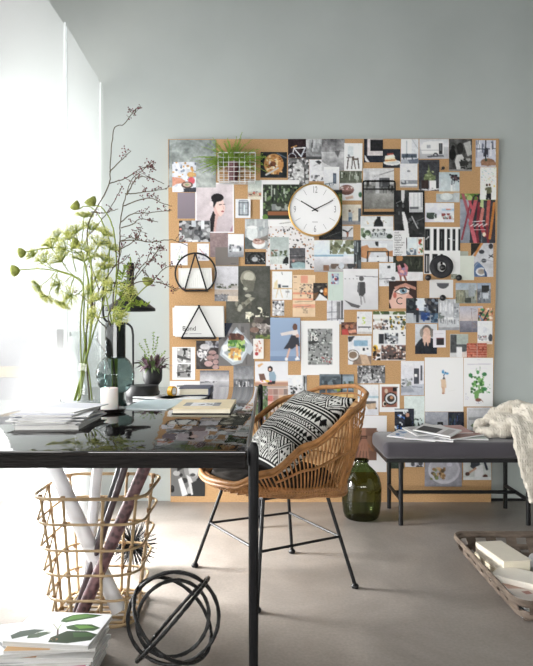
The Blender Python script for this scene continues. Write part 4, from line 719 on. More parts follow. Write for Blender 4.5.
def basket():
    yf = YB-.085; k = lambda px, py, y=yf: W(px, py, y)
    a, b = k(218, 152.6), k(255.3, 181)
    m = mat('white_wire', 'd8d8d8', .35, noise=.03)
    t = thing('wire_basket', ((a.x+b.x)/2, YB, b.z), 'small white wire basket hanging at the board\'s top edge with a fern', 'basket')
    fr = MB(); n = 7; mrow = 6
    x0, x1, z0, z1 = a.x, b.x, b.z, a.z; yb = YB-.006
    fr.tube([(x0, yf, z1), (x1, yf, z1), (x1, yb, z1), (x0, yb, z1)], .0036, 6, closed=True)
    fr.tube([(x0+.006, yf+.004, z0), (x1-.006, yf+.004, z0), (x1-.006, yb, z0), (x0+.006, yb, z0)], .0022, 6, closed=True)
    fr.build('rim_wire', m, t)
    g = MB()
    for i in range(1, n): 
        x = x0+(x1-x0)*i/n
        g.tube([(x, yf, z1), (x, yf+.003, z0), (x, yb, z0), (x, yb, z1)], .0016, 5)
    for j in range(1, mrow):
        z = z0+(z1-z0)*j/mrow
        g.tube([(x0, yf, z), (x1, yf, z), (x1, yb, z), (x0, yb, z)], .0016, 5, closed=True)
    for q in (.25, .5, .75):
        y = yf+(yb-yf)*q
        g.tube([(x0, y, z1), (x0+.004, y, z0), (x1-.004, y, z0), (x1, y, z1)], .0016, 5)
    for x in (x0, x1):
        g.tube([(x, yf, z1), (x, yf, z0)], .0022, 5)
    g.build('wire_grid', m, t)
    mp = mat('oxblood_pot', '5a3438', .5, noise=.15, nscale=25)
    pc = k(233, 178, YB-.046); pt = thing('potted_fern', (pc.x, YB-.046, z0+.003), 'feathery green fern in a dark red pot inside the white wire basket', 'plant')
    zz = z0+.003; H = .118
    MB().lathe([(0, 0), (.026, 0), (.036, H-.02), (.038, H), (.035, H), (.034, H-.012), (0, H-.014)], (pc.x, YB-.046, zz), 24).build('pot', mp, pt)
    mf = mat('fern_green', '84a040', .6, noise=.35, nscale=40)
    rs = random.Random(11); fo = MB(); st = MB()
    for i in range(140):
        a = rs.uniform(0, 2*math.pi); L = rs.uniform(.06, .17) if i % 4 else rs.uniform(.15, .22)
        dx = rs.uniform(-1.0, 1.0); dx = dx*1.1; dy = -abs(rs.gauss(.1, .25)); dz = rs.uniform(.15, 1.0)
        p0 = Vector((pc.x+rs.uniform(-.02, .02), YB-.046, zz+H-.012))
        d = Vector((dx, dy, dz)).normalized()
        pts = [p0+d*L*q+Vector((0, 0, -.08*(q**2)*abs(dx)))+Vector((dx*.05*q*q, 0, 0)) for q in [j/7 for j in range(8)]]
        for p in pts:
            if p.y > YB-.012: p.y = YB-.012
        st.tube(pts, .0009, 4)
        for j in range(2, 8):
            for q in range(13):
                ll = rs.uniform(.008, .022)*(1.15-j/9)
                dd = Vector((rs.uniform(-1, 1), rs.uniform(-1, .6), rs.uniform(-.5, 1))).normalized()*ll
                e = pts[j]+(pts[j-1]-pts[j])*rs.random(); f2 = e+dd
                if f2.y > YB-.008: f2.y = YB-.008
                w = dd.orthogonal().normalized()*.0019; w2 = dd.cross(w).normalized()*.0019
                fo.add([e-w, e+w, f2], [(0, 1, 2)]); fo.add([e-w2, e+w2, f2], [(0, 1, 2)])
    tag(fo.build('fronds', mf, pt, smooth=False), kind='stuff'); st.build('stems', mf, pt)
    return t
basket()

# ------------------------------------------------------------------ desk
def desk_mat():
    m, nt, b = nmat('black_stained_wood')
    tc = nt.nodes.new('ShaderNodeTexCoord'); mp = nt.nodes.new('ShaderNodeMapping'); mp.inputs['Scale'].default_value = (1.2, 9, 9)
    nt.links.new(tc.outputs['Object'], mp.inputs['Vector'])
    n = nt.nodes.new('ShaderNodeTexNoise'); n.inputs['Scale'].default_value = 5; n.inputs['Detail'].default_value = 7
    nt.links.new(mp.outputs['Vector'], n.inputs['Vector'])
    r = nt.nodes.new('ShaderNodeValToRGB'); r.color_ramp.elements[0].position = .35; r.color_ramp.elements[1].position = .75
    r.color_ramp.elements[0].color = (.004, .004, .0045, 1); r.color_ramp.elements[1].color = (.018, .014, .012, 1)
    nt.links.new(n.outputs['Fac'], r.inputs['Fac']); nt.links.new(r.outputs['Color'], b.inputs['Base Color'])
    b.inputs['Roughness'].default_value = .035; b.inputs['Specular IOR Level'].default_value = .6; b.inputs['IOR'].default_value = 1.5
    mp2 = nt.nodes.new('ShaderNodeMapping'); mp2.inputs['Scale'].default_value = (7, 3.2, 3); nt.links.new(tc.outputs['Object'], mp2.inputs['Vector'])
    n2 = nt.nodes.new('ShaderNodeTexNoise'); n2.inputs['Scale'].default_value = 2.6; n2.inputs['Detail'].default_value = 3; nt.links.new(mp2.outputs['Vector'], n2.inputs['Vector'])
    bp = nt.nodes.new('ShaderNodeBump'); bp.inputs['Strength'].default_value = .07; bp.inputs['Distance'].default_value = .010
    nt.links.new(n2.outputs['Fac'], bp.inputs['Height']); nt.links.new(bp.outputs['Normal'], b.inputs['Normal'])
    return m
M_DESKTOP = desk_mat()
M_DARKWOOD = mat('dark_wood', '100d0c', .5, spec=.12, noise=.6, nscale=14, stretch=(1, 8, 8), bump=.35, bscale=30)
M_LEGWOOD = mat('black_wood_leg', '111113', .45, spec=.2, noise=.4, nscale=30, stretch=(6, 6, .6), bump=.4, bscale=60)
ZT = .75; DX0, DX1, DY0, DY1 = -.945, -.050, 1.574, 3.45
def desk():
    t = thing('desk', ((DX0+DX1)/2, (DY0+DY1)/2, 0), 'long glossy black wooden desk covered with magazines and vases', 'desk')
    MB().rbox((DX0, DY0, ZT-.012), (DX1, DY1, ZT), .003, 2).build('desktop', M_DESKTOP, t)
    ap = MB().box((DX0+.002, DY0+.002, ZT-.043), (DX1-.002, DY0+.03, ZT-.012)).box((DX0+.002, DY1-.03, ZT-.043), (DX1-.002, DY1-.002, ZT-.012))
    ap.box((DX0+.002, DY0+.03, ZT-.043), (DX0+.03, DY1-.03, ZT-.012)).box((DX1-.03, DY0+.03, ZT-.043), (DX1-.002, DY1-.03, ZT-.012))
    ap.build('apron', M_DARKWOOD, t, smooth=False)
    MB().box((DX1, DY0+.05, ZT-.045), (DX1+.004, DY1-.05, ZT+.0015)).build('edge_trim', mat('steel_edge', '6a6a6c', .3, metal=.6), t, smooth=False)
    for (x, y, tx) in ((DX1+.004, DY0+.012, 1), (DX1+.004, DY1-.045, 1), (DX0-.028, DY0+.012, -1), (DX0-.005, DY1-.045, -1)):
        m = MB(); pts = []
        ty = y+.018
        prof = [(0, .0095), (.06, .0105), (.3, .0125), (.7, .0135), (.752, .0135), (.762, .010), (.766, .006)]
        if x < -.9: prof = [q for q in prof if q[0] <= .7]+[(ZT-.046, .0135)]; 
        cx = x+.0135 if x > -.9 else DX0+.02
        m.tube([(cx, ty, z) for z, _ in prof], [r for _, r in prof], 10)
        m.build('leg', M_LEGWOOD, t)
desk()

# ------------------------------------------------------------------ magazines
def mag_mb(cx, cy, z, w, l, th, rz, M=None):
    mb = MB(); R = Matrix.Translation((cx, cy, z)) @ Matrix.Rotation(math.radians(rz), 4, 'Z')
    if M is not None: R = M
    return R, w, l, th
def magazine(cx, cy, z, w, l, th, rz, label, group, cover='e6e6e6', ops='', tilt=(0, 0), cat='magazine', name='magazine', res=70, spine='dcdcdc'):
    R = Matrix.Translation((cx, cy, z)) @ Matrix.Rotation(math.radians(tilt[0]), 4, 'X') @ Matrix.Rotation(math.radians(tilt[1]), 4, 'Y') @ Matrix.Rotation(math.radians(rz), 4, 'Z')
    t = thing(name, (cx, cy, z), label, cat, group)
    ct = .0006
    MB().box((-w/2+.0005, -l/2+.001, ct), (w/2-.001, l/2-.001, th-ct), M=R).build('pages', M_PAGES, t, smooth=False)
    ms = bpy.data.materials.get('spine_'+spine) or mat('spine_'+spine, spine, .5, noise=.02)
    cv = MB().box((-w/2-.0005, -l/2, 0), (w/2, l/2, ct), M=R)
    cv.box((-w/2-.001, -l/2, 0), (-w/2, l/2, th), M=R)
    cv.build('back_cover', ms, t, smooth=False)
    px = max(12, int(w*res/.2)); py = max(12, int(px*l/w))
    im = paint(px, py, cover, ops, int(abs(cx*1000))+int(z*9000))
    O = R @ Vector((-w/2, l/2, th)); U = (R.to_3x3() @ Vector((w, 0, 0))); V = (R.to_3x3() @ Vector((0, -l, 0)))
    sheet('front_cover', M_PRINT, O, U, V, px, py, im, ct, parent=t)
    return t
rs = random.Random(5)
z = ZT+.0005
stackspec = [(-.662, 2.06, .192, .285, .012, 1, 'thick lowest white magazine of the desk stack', 'd8d8dc', ''),
 (-.656, 2.062, .195, .28, .004, -5, 'white magazine second from the bottom of the desk stack', 'c8c8d0', 'n .1 4'),
 (-.664, 2.06, .190, .275, .004, 4, 'white magazine third from the bottom of the desk stack', 'd4d4da', 'n .05 4'),
 (-.668, 2.05, .195, .28, .005, -9, 'white magazine in the lower middle of the desk stack, turned clockwise', 'd8d8dc', ''),
 (-.660, 2.06, .192, .285, .003, 6, 'thin white magazine in the middle of the desk stack, turned anticlockwise', 'd0d0d6', 'r 10 70 90 96 a8aab4'),
 (-.672, 2.055, .190, .275, .004, -2, 'white magazine in the upper middle of the desk stack', 'd2d2d8', 'r 0 80 100 100 b4b4c0'),
 (-.655, 2.065, .192, .28, .003, 8, 'thin white magazine third from the top of the desk stack', 'd6d6da', 'r 4 70 60 98 9a9ca8'),
 (-.668, 2.065, .192, .285, .005, -4, 'white magazine second from the top of the desk stack', 'd8d8dc', 'r 0 86 100 100 b0b0bc; n .03 4'),
 (-.652, 2.10, .175, .24, .004, -12, 'topmost pale magazine of the desk stack beside the clear vase', 'dedee2', 'r 6 6 94 60 cecfd8; l 8 80 70 80 2 8a8a92')]
for (x, y, w, l, th, rz, lab, cv, ops) in stackspec:
    magazine(x, y, z, w, l, th, rz, lab, 'white magazines stacked on the desk', cv, ops); z += th+.0004

# right of the stack: reading matter on the desk
def flat_sheet(name, lab, cat, x, y, z, w, l, rz, im_bg, ops, th=.0012, group=None):
    R = Matrix.Translation((x, y, z)) @ Matrix.Rotation(math.radians(rz), 4, 'Z')
    px = int(w*300); py = int(l*300)
    im = paint(px, py, im_bg, ops, 9)
    o = sheet(name, M_PRINT, R @ Vector((-w/2, l/2, th)), R.to_3x3() @ Vector((w, 0, 0)), R.to_3x3() @ Vector((0, -l, 0)), px, py, im, th)
    return tag(o, lab, cat, group)
flat_sheet('folder', 'pale blue folder lying on the desk left of the cream book', 'folder', -.448, 2.57, ZT+.0005, .185, .33, -6, 'b9c6cb', 'n .02 4; l 20 20 60 20 1 a8b6bc', .004)
magazine(-.47, 2.88, ZT+.0005, .15, .21, .004, 62, 'open white leaflet with grey pictures behind the blue folder', 'loose papers on the desk', 'e2e2e4', 's 10 10 90 90 14 10 b4a8a8 c8c8cc 8a8488', tilt=(0, 0))
magazine(-.375, 2.83, ZT+.0005, .14, .20, .004, 80, 'white booklet with grey print between leaflet and cream book', 'loose papers on the desk', 'dcdcde', 's 10 10 90 90 14 8 b8a89c c8b8b4 e8e8ea 9a8a86')
def hardback(cx, cy, z, w, l, th, rz, label, cover, cat='book', name='book', inset=None, spine_left=True, M=None, group=None):
    R = M if M is not None else Matrix.Translation((cx, cy, z)) @ Matrix.Rotation(math.radians(rz), 4, 'Z')
    t = thing(name, R.translation, label, cat, group)
    mc = bpy.data.materials.get('cover_'+cover) or mat('cover_'+cover, cover, .5, noise=.03)
    c = .003
    MB().rbox((-w/2+.004, -l/2+.004, c), (w/2-.004, l/2-.004, th-c), .001, 1, M=R).build('pages', M_PAGECREAM, t, smooth=False)
    return R, t, mc
M_PAGECREAM = mat('cream_pages', 'e4dcc8', .8, noise=.08, nscale=250, stretch=(.03, .03, 4))
def book_cream():
    w, l, th = .213, .31, .021
    R, t, mc = hardback(-.231, 2.435, ZT+.0005, w, l, th, -.5, 'cream covered book with a grey photo strip, at the front right of the desk', 'dfcfae')
    MB().rbox((-w/2, -l/2, th-.003), (w/2, l/2, th), .001, 1, M=R).box((-w/2, l/2-.002, 0), (w/2, l/2, th), M=R).build('front_cover', mc, t, smooth=False)
    MB().rbox((-w/2, -l/2, 0), (w/2, l/2, .003), .001, 1, M=R).build('back_cover', M_BLACKPAINT, t, smooth=False)
    im = paint(80, 40, 'cfcfd2', 'r 0 0 20 100 8a8d92; r 80 0 100 100 8a8d92; r 20 0 80 100 dcdce0; n .06 5; s 40 30 78 80 12 5 8c8c90 6c6c70; r 88 0 100 40 5c6068')
    sheet('cover_picture', M_PRINT, R @ Vector((-w/2+.03, .03, th+.0006)), R.to_3x3() @ Vector((.135, 0, 0)), R.to_3x3() @ Vector((0, -.11, 0)), 80, 40, im, .0005, parent=t)
book_cream()
def book_navy():
    w, l, th = .14, .20, .034
    # lying with its page edge towards the viewer
    R, t, mc = hardback(-.337, 3.06, ZT+.0005, w, l, th, 0, 'thick book with cream pages and a navy cover, lying behind the cream book', '4a5066')
    MB().rbox((-w/2, -l/2, th-.003), (w/2+.004, l/2, th), .001, 1, M=R).rbox((-w/2, -l/2, 0), (w/2+.004, l/2, .003), .001, 1, M=R).rbox((w/2-.003, -l/2, .001), (w/2+.006, l/2, th-.001), .003, 2, M=R).build('hard_cover', mc, t, smooth=False)
book_navy()
def tape_roll():
    m1 = mat('amber_tape', 'd09a2a', .25, coat=.3, noise=.1)
    c = Vector((-.431, 2.92, ZT+.0245)); R = Matrix.Rotation(math.radians(90), 3, 'Y') 
    R = Matrix.Rotation(math.radians(62), 3, 'Z') @ Matrix.Rotation(math.radians(90), 3, 'X')
    t = thing('tape_roll', (c.x, c.y, ZT), 'small golden tape roll with a white core, left of the navy book', 'tape')
    MB().lathe([(.017, -.012), (.023, -.012), (.0235, 0), (.023, .012), (.017, .012), (.017, -.012)], c, 32, M=R).build('tape_band', m1, t)
    MB().lathe([(.0125, -.0125), (.0168, -.0125), (.0168, .0125), (.0125, .0125), (.0125, -.0125)], c, 28, M=R).build('core', M_WHITE, t)
tape_roll()

# candle
def candle():
    c = Vector((-.573, 2.335, ZT))
    m = mat('black_saucer', '241f1e', .35, noise=.15, nscale=40)
    s = MB().lathe([(0, .001), (.045, .001), (.056, .008), (.061, .016), (.0585, .0165), (.052, .010), (.04, .0055), (0, .005)], c, 40).build('saucer', m)
    tag(s, 'small dark saucer under the white candle', 'saucer')
    t = thing('candle', (c.x, c.y, ZT+.0055), 'thick white pillar candle on a dark saucer', 'candle')
    mw_ = mat('wax', 'ece9e4', .5, spec=.3, noise=.02); mw_.node_tree.nodes['Principled BSDF'].inputs['Subsurface Weight'].default_value = .15
    MB().lathe([(0, .0055), (.030, .0055), (.0312, .009), (.0312, .088), (.029, .0905), (.012, .0895), (0, .0885)], c, 36).build('wax_body', mw_, t)
    MB().tube([(c.x, c.y, ZT+.088), (c.x+.001, c.y, ZT+.098)], .0009, 6).build('wick', M_INK, t)
candle()
# ------------------------------------------------------------------ glass on the desk and its stems
M_CLEAR = glass('clear_glass', (.93, .95, .95), 1.4, gl=.9)
M_SMOKE = glass('smoky_glass', (.42, .50, .49), 1.45)
M_SMOKED = glass('dark_smoky_glass', (.20, .25, .245), 1.45)
CV = Vector((-.748, 2.62, ZT)); DV = Vector((-.595, 2.52, ZT))
def clear_vase():
    p = [(0, .002), (.080, .002), (.092, .010), (.096, .03), (.096, .17), (.092, .20), (.080, .225), (.066, .243), (.0575, .258), (.055, .275), (.056, .292), (.058, .295)]
    q = []
    o = MB().lathe(p+q, CV, 48).build('glass_vase', M_CLEAR)
    tag(o, 'wide clear glass vase with green stems, behind the magazine stack', 'vase')
def dark_vase():
    t = thing('glass_vase', DV, 'smoky grey glass vase with a round belly and a tall straight neck', 'vase')
    p = [(0, .001), (.045, .001), (.046, .012), (.034, .03), (.034, .055), (.05, .065), (.066, .085), (.0745, .118), (.0745, .135), (.066, .165), (.052, .185), (.040, .195)]
    MB().lathe(p, DV, 48).build('belly', M_SMOKE, t)
    MB().lathe([(.040, .195), (.0395, .205), (.0395, .330), (.0365, .331), (.0365, .2), (.037, .19)], DV, 48).build('neck', M_SMOKED, t)
    MB().lathe([(.044, .002), (.033, .03), (.033, .055), (0, .056)], DV, 32).build('foot', M_SMOKED, t)
clear_vase(); dark_vase()

M_STEM = mat('green_stem', '788634', .6, noise=.25, nscale=30)
M_TWIG = mat('brown_twig', '4c422e', .7, noise=.3, nscale=40)
M_UMBEL = mat('pale_umbel', 'c2c46c', .7, noise=.2, nscale=60)
M_SEED = mat('green_seed_head', '8a9148', .75, noise=.35, nscale=80)
M_BERRY = mat('dark_red_berry', '5c1824', .4, noise=.3, nscale=50)
M_LEAF = mat('twig_leaf', '8aa03c', .6, noise=.25, nscale=40)
rb = random.Random(21)
def path(pts, Y, base=None):
    """px path -> smooth 3D path; a point may carry its own distance"""
    out = []
    if base is not None: out.append(base)
    for p in pts: out.append(W(p[0], p[1], p[2] if len(p) > 2 else Y))
    return out
def taper(n, a, b): return [a+(b-a)*i/max(1, n-1) for i in range(n)]
def limb(mb, pts, a, b, n=5):
    q = catmull(pts, n); 
    for i in range(1, len(q)-1): q[i] = q[i]+Vector((rb.gauss(0, .0008), rb.gauss(0, .0008), rb.gauss(0, .0008)))
    mb.tube(q, taper(len(q), a, b), 6); return q
def cluster(bm, c, n, sp, r=.0028):
    for _ in range(n):
        bm.octa(c+Vector((rb.gauss(0, sp), rb.gauss(0, sp), rb.gauss(0, sp))), r*rb.uniform(.7, 1.3))
def twig_sprays(st, br, q, n, L=.05, up=.3, per=3, r=.0027):
    for _ in range(n):
        p = q[rb.randrange(len(q)//3, len(q))]
        d = Vector((rb.uniform(-1, 1), rb.uniform(-1, 1), rb.uniform(-.3, 1))).normalized()*L*rb.uniform(.4, 1)
        st.tube([p, p+d*.5+Vector((0, 0, .002)), p+d], .0008, 4)
        for _ in range(per):
            e = p+d*rb.uniform(.5, 1); f = e+Vector((rb.uniform(-1, 1), rb.uniform(-1, 1), rb.uniform(-1, 1)))*.010
            st.tube([e, f], .0004, 3); br.octa(f, r*1.2*rb.uniform(.7, 1.25))
def inside(v, r, z): 
    a = rb.uniform(0, 6.28); return Vector((v.x+r*math.cos(a)*rb.uniform(.3, 1), v.y+r*math.sin(a)*rb.uniform(.3, 1), v.z+z))
def berry_branch(label, base, trunk, sides, Y, r0, berr):
    st = MB(); br = MB()
    q = limb(st, path(trunk, Y, base), r0, .0012)
    for s, dy in sides:
        q2 = limb(st, path(s, Y+dy), .0023, .0012)
        twig_sprays(st, br, q2, berr, .035)
    twig_sprays(st, br, q[len(q)*2//3:], berr, .03)
    t = thing('berry_branch', base, label, 'branch', 'branches and flowers in the vases')
    st.build('twigs', M_TWIG, t); tag(br.build('berries', M_BERRY, t, smooth=False), kind='stuff')
    return t
b1 = berry_branch('tallest bare twig arching up beside the bright panel, few red berries', inside(CV, .04, .014),
 [(86, 335, 2.60), (93, 300), (90, 262), (87, 236), (90, 219), (99, 204), (109, 184), (110, 171), (111.5, 148), (114.5, 128), (124, 124), (133, 112), (137.5, 107)],
 [([(109.5, 172), (117, 164), (124, 157.5), (131, 151)], .0), ([(109, 183.5), (118, 181), (128, 177), (136, 171), (144.5, 167), (154, 164)], -.03), ([(88, 236), (100, 222), (112, 205), (120, 190), (123, 186)], .03), ([(91, 212), (103, 213), (112, 211), (118, 209)], -.02), ([(136, 109), (134, 116)], 0)], 2.55, .0036, 4)
b2 = berry_branch('dark twig with many dark red berries and long side shoots towards the board', inside(DV, .02, .06),
 [(116, 335, 2.52), (113, 300), (118, 268), (120, 240), (120, 225), (123, 205), (126, 196), (131, 181), (140, 172), (148, 166)],
 [([(127, 195), (136, 179), (148, 177), (164, 184)], -.04), ([(125, 194), (138, 193), (152, 191), (167, 188.5)], .05), ([(123, 206), (136, 201), (150, 198), (162, 203), (172, 206)], -.06), ([(121, 222), (132, 214), (148, 213), (172, 210)], .0), ([(121, 228), (133, 224), (140, 219), (158, 222)], .06), ([(120, 241), (135, 240), (152, 242), (172, 240), (188, 246)], -.08), ([(119, 250), (130, 244), (138, 236), (142, 226)], .0), ([(146, 166), (152, 168), (156, 170)], .0), ([(119, 243), (128, 238), (140, 239)], .05)], 2.50, .0034, 7)
b3 = berry_branch('low twig with berry clusters reaching over the black lamp', inside(DV, .02, .06),
 [(112, 334, 2.50), (108, 316), (118, 300), (130, 286), (142, 270), (150, 262), (156, 256)],
 [([(128, 287), (138, 282), (152, 280), (165, 268), (176, 266)], -.1), ([(132, 284), (140, 268), (146, 262), (151, 250)], .02), ([(156, 282), (164, 284), (176, 291)], -.1), ([(142, 270), (148, 276), (150, 284)], .03), ([(150, 262), (158, 250), (162, 247)], .0), ([(130, 286), (134, 270), (140, 258)], -.02)], 2.44, .0028, 8)
b4 = berry_branch('dark forked twig leaning left out of the smoky vase', inside(DV, .02, .06),
 [(108, 334, 2.50), (100, 322), (94, 310), (99, 290), (112, 270), (120, 256), (121, 246)],
 [([(94, 310), (88, 302), (82, 296)], .02), ([(99, 290), (94, 274), (90, 262)], .04), ([(112, 268), (122, 262), (130, 254)], -.03)], 2.47, .0026, 3)

def umbel(st, fl, c, d, R, n=44):
    """airy dill head: rays that each end in a puff of tiny florets"""
    d = Vector(d).normalized(); u = d.orthogonal().normalized(); w = d.cross(u)
    for i in range(n):
        a = rb.uniform(0, 6.28); s = math.sqrt(rb.random())
        e = c+d*R*(.85-.45*s*s)*rb.uniform(.8, 1.15)+(u*math.cos(a)+w*math.sin(a))*R*1.3*s
        st.tube([c, c+(e-c)*.5+d*.002, e], .0009, 4)
        for _ in range(9):
            f = e+Vector((rb.gauss(0, 1), rb.gauss(0, 1), rb.gauss(0, 1)))*R*.16
            fl.octa(f, .0014*rb.uniform(.7, 1.5))
def dill(label, base, stem, heads, Y):
    st = MB(); fl = MB()
    limb(st, path(stem, Y, base), .0036, .0022)
    for (px, py, dy, R, via) in heads:
        c = W(px, py, Y+dy)
        v = W(via[0], via[1], Y+dy*.3)
        m = (v+c)/2+Vector((0, 0, -.006))
        limb(st, [v, m, c], .0022, .0016)
        umbel(st, fl, c, (c-v)+Vector((0, -.02, .02)), R)
    t = thing('dill_stem', base, label, 'flower', 'branches and flowers in the vases')
    st.build('stem', M_STEM, t); tag(fl.build('florets', M_UMBEL, t, smooth=False), kind='stuff')
dill('thick green dill stem with pale flower heads leaning left over the panel', inside(CV, .05, .014), [(81, 391, 2.60), (81, 350, 2.6), (80, 322), (83, 286), (74, 276), (57, 270)],
 [(62, 262, .0, .040, (74, 276)), (46, 262, -.04, .036, (57, 270)), (40, 286, .03, .026, (57, 270)), (72, 296, -.05, .034, (82, 290)), (60, 284, .06, .032, (72, 275)), (84, 262, .0, .042, (83, 286)), (52, 248, -.06, .034, (66, 266)), (34, 256, .05, .026, (52, 269)), (64, 302, .02, .028, (74, 277)), (48, 296, -.05, .024, (58, 271)), (70, 240, -.04, .032, (76, 272))], 2.56)
dill('dill stem with pale heads rising in the middle of the clear vase', inside(CV, .05, .014), [(88, 350, 2.6), (92, 320), (90, 290), (84, 262), (80, 246)],
 [(76, 234, .0, .040, (80, 246)), (90, 230, .04, .038, (82, 248)), (98, 246, -.04, .040, (86, 266)), (66, 250, -.05, .036, (82, 252)), (104, 262, .04, .036, (90, 286)), (88, 252, -.08, .034, (84, 262)), (98, 280, -.06, .034, (91, 296)), (58, 238, .05, .03, (78, 248)), (84, 218, .03, .028, (81, 246)), (104, 236, .0, .03, (88, 262)), (110, 250, .05, .03, (90, 290))], 2.53)
dill('dill stem with loose heads standing in the smoky vase', inside(DV, .02, .06), [(113, 335, 2.5), (110, 314), (106, 296), (103, 280)],
 [(100, 300, .0, .034, (108, 306)), (112, 290, -.05, .034, (107, 300)), (122, 300, .02, .032, (110, 312)), (96, 316, -.04, .030, (108, 316)), (104, 270, .02, .034, (104, 284)), (118, 318, -.05, .028, (111, 322)), (92, 292, .05, .03, (105, 296)), (128, 292, -.06, .028, (111, 316))], 2.46)
def seed_head(label, base, stem, Y, head, d, R):
    st = MB(); hd = MB()
    limb(st, path(stem, Y, base), .0032, .0024, 6)
    c = W(*stem[-1][:2], stem[-1][2] if len(stem[-1]) > 2 else Y); d = Vector(d).normalized(); u = d.orthogonal().normalized(); w = d.cross(u)
    prof = [(.15, 0), (.55, .25), (.85, .6), (1.0, 1.05), (.8, 1.35), (.35, 1.25)]
    M3 = Matrix((u, w, d)).transposed()
    hd.lathe([(r*R*(1+.0), z*R) for r, z in prof], c, 14, M=M3)
    for i in range(130):
        a = rb.uniform(0, 6.28); k = rb.random()
        rr = (.3+.75*k)*R; z = (.15+1.0*k)*R
        p = c+(u*math.cos(a)+w*math.sin(a))*rr*.95+d*z
        e = p+(u*math.cos(a)+w*math.sin(a))*R*.10+d*R*rb.uniform(.15, .4)
        k2 = (e-p).orthogonal().normalized()*R*.035
        hd.add([p-k2, p+k2, e], [(0, 1, 2)])
    for i in range(60):
        a = rb.uniform(0, 6.28); s = math.sqrt(rb.random())
        hd.octa(c+(u*math.cos(a)+w*math.sin(a))*R*.95*s+d*R*(1.3-.1*s), R*.1*rb.uniform(.6, 1.2))
    t = thing('seed_head_stem', base, label, 'flower', 'branches and flowers in the vases')
    st.build('stem', M_STEM, t); hd.build('seed_head', M_SEED, t, smooth=False)
seed_head('seed head hanging farthest left on an arching green stem', inside(CV, .05, .014), [(84, 335, 2.6), (84, 300), (80, 281), (57, 271), (34, 269), (20, 270)], 2.50, None, (-1, -.1, -.15), .024)
seed_head('closed green seed head left of the dill, on a stem arching above the lowest one', inside(CV, .05, .014), [(86, 335, 2.6), (88, 290), (85, 264), (72, 250), (50, 248), (26, 252)], 2.52, None, (-1, -.1, -.2), .021)
seed_head('drooping green seed head in the centre of the dill', inside(CV, .05, .014), [(90, 335, 2.6), (91, 290), (91, 262), (86, 250), (80, 245)], 2.46, None, (-1, -.3, .25), .024)
seed_head('left one of the twin seed heads against the bright panel', inside(CV, .05, .014), [(93, 335, 2.6), (104, 300), (109, 262), (108, 236), (96, 212), (86, 206), (79, 209)], 2.55, None, (-.6, -.2, .55), .022)
seed_head('right one of the twin seed heads, at the tip of a tall curved green stem', inside(DV, .02, .06), [(112, 335, 2.5), (116, 290), (116, 250), (112, 225), (104, 210), (98, 206), (94, 206)], 2.48, None, (-.45, -.2, .75), .024)
seed_head('round pale seed head beside the black lamp shade', inside(DV, .02, .06), [(119, 335, 2.5), (124, 312), (136, 296), (147, 286)], 2.42, None, (.2, -.3, .9), .022)
def leafy():
    st = MB(); lf = MB(); base = inside(DV, .02, .06)
    for tr in ([(116, 335, 2.5), (120, 306), (128, 282), (130, 262)], [(114, 335, 2.5), (124, 312), (136, 304), (146, 306)], [(118, 335, 2.5), (122, 300), (122, 280), (126, 268)]):
        q = limb(st, path(tr, 2.45, base), .0016, .0008)
        for i in range(len(q)//3, len(q)):
            for s in range(5):
                d = Vector((rb.uniform(-1, 1), rb.uniform(-1, .4), rb.uniform(-.3, 1))).normalized(); L = rb.uniform(.012, .03)
                w = d.orthogonal().normalized()*L*.16; p = q[i]
                lf.add([p, p+d*L*.5+w, p+d*L, p+d*L*.5-w], [(0, 1, 2, 3)])
    t = thing('leafy_stem', base, 'yellow green leafy sprig in front of the lamp stem, in the smoky vase', 'flower', 'branches and flowers in the vases')
    st.build('stem', M_STEM, t); lf.build('leaves', M_LEAF, t, smooth=False)
leafy()

# ------------------------------------------------------------------ lamp, potted plant
def lamp():
    Y = 2.95; bx = -.573
    t = thing('desk_lamp', (bx, Y, ZT), 'black desk lamp with a cone shade behind the flowers', 'lamp')
    m = mat('matt_black', '19191b', .5, spec=.35, noise=.06)
    MB().lathe([(0, 0), (.073, 0), (.075, .004), (.075, .046), (.072, .050), (0, .050)], (bx, Y, ZT), 40).build('base', m, t)
    P1 = lambda px, py: W(px, py, Y)
    px0 = P1(133, 0).x
    pts = [Vector((px0, Y, ZT+.045)), Vector((px0, Y, 1.0)), P1(133, 335), P1(131.5, 327.5), P1(126.5, 323.5), P1(120, 323), P1(108, 322), P1(103.5, 316), P1(102.8, 300), P1(103.2, 287.5), P1(106, 283.6), P1(112, 283.2), P1(130, 283.2)]
    MB().tube(pts[:2]+catmull(pts[2:], 5), .0052, 8).build('pole', m, t)
    c = P1(130.3, 311)
    zt = P1(0, 263).z-c.z; zn = P1(0, 293).z-c.z
    sh = MB().lathe([(.114, 0), (.114, .012), (.030, zn-.01), (.018, zn), (.0165, zn+.002), (.0165, zn-.006), (.028, zn-.016), (.111, .011), (.112, 0), (.114, 0)], c, 48).build('lamp_shade', m, t)
    MB().lathe([(0, zn-.004), (.0165, zn-.004), (.0172, zt-.004), (.015, zt), (0, zt)], c, 24).build('socket', m, t)
    MB().sphere((c.x, c.y, c.z+zn-.035), .02, 14, 8).build('bulb', mat('opal_bulb', 'e4e2dc', .3), t)
lamp()
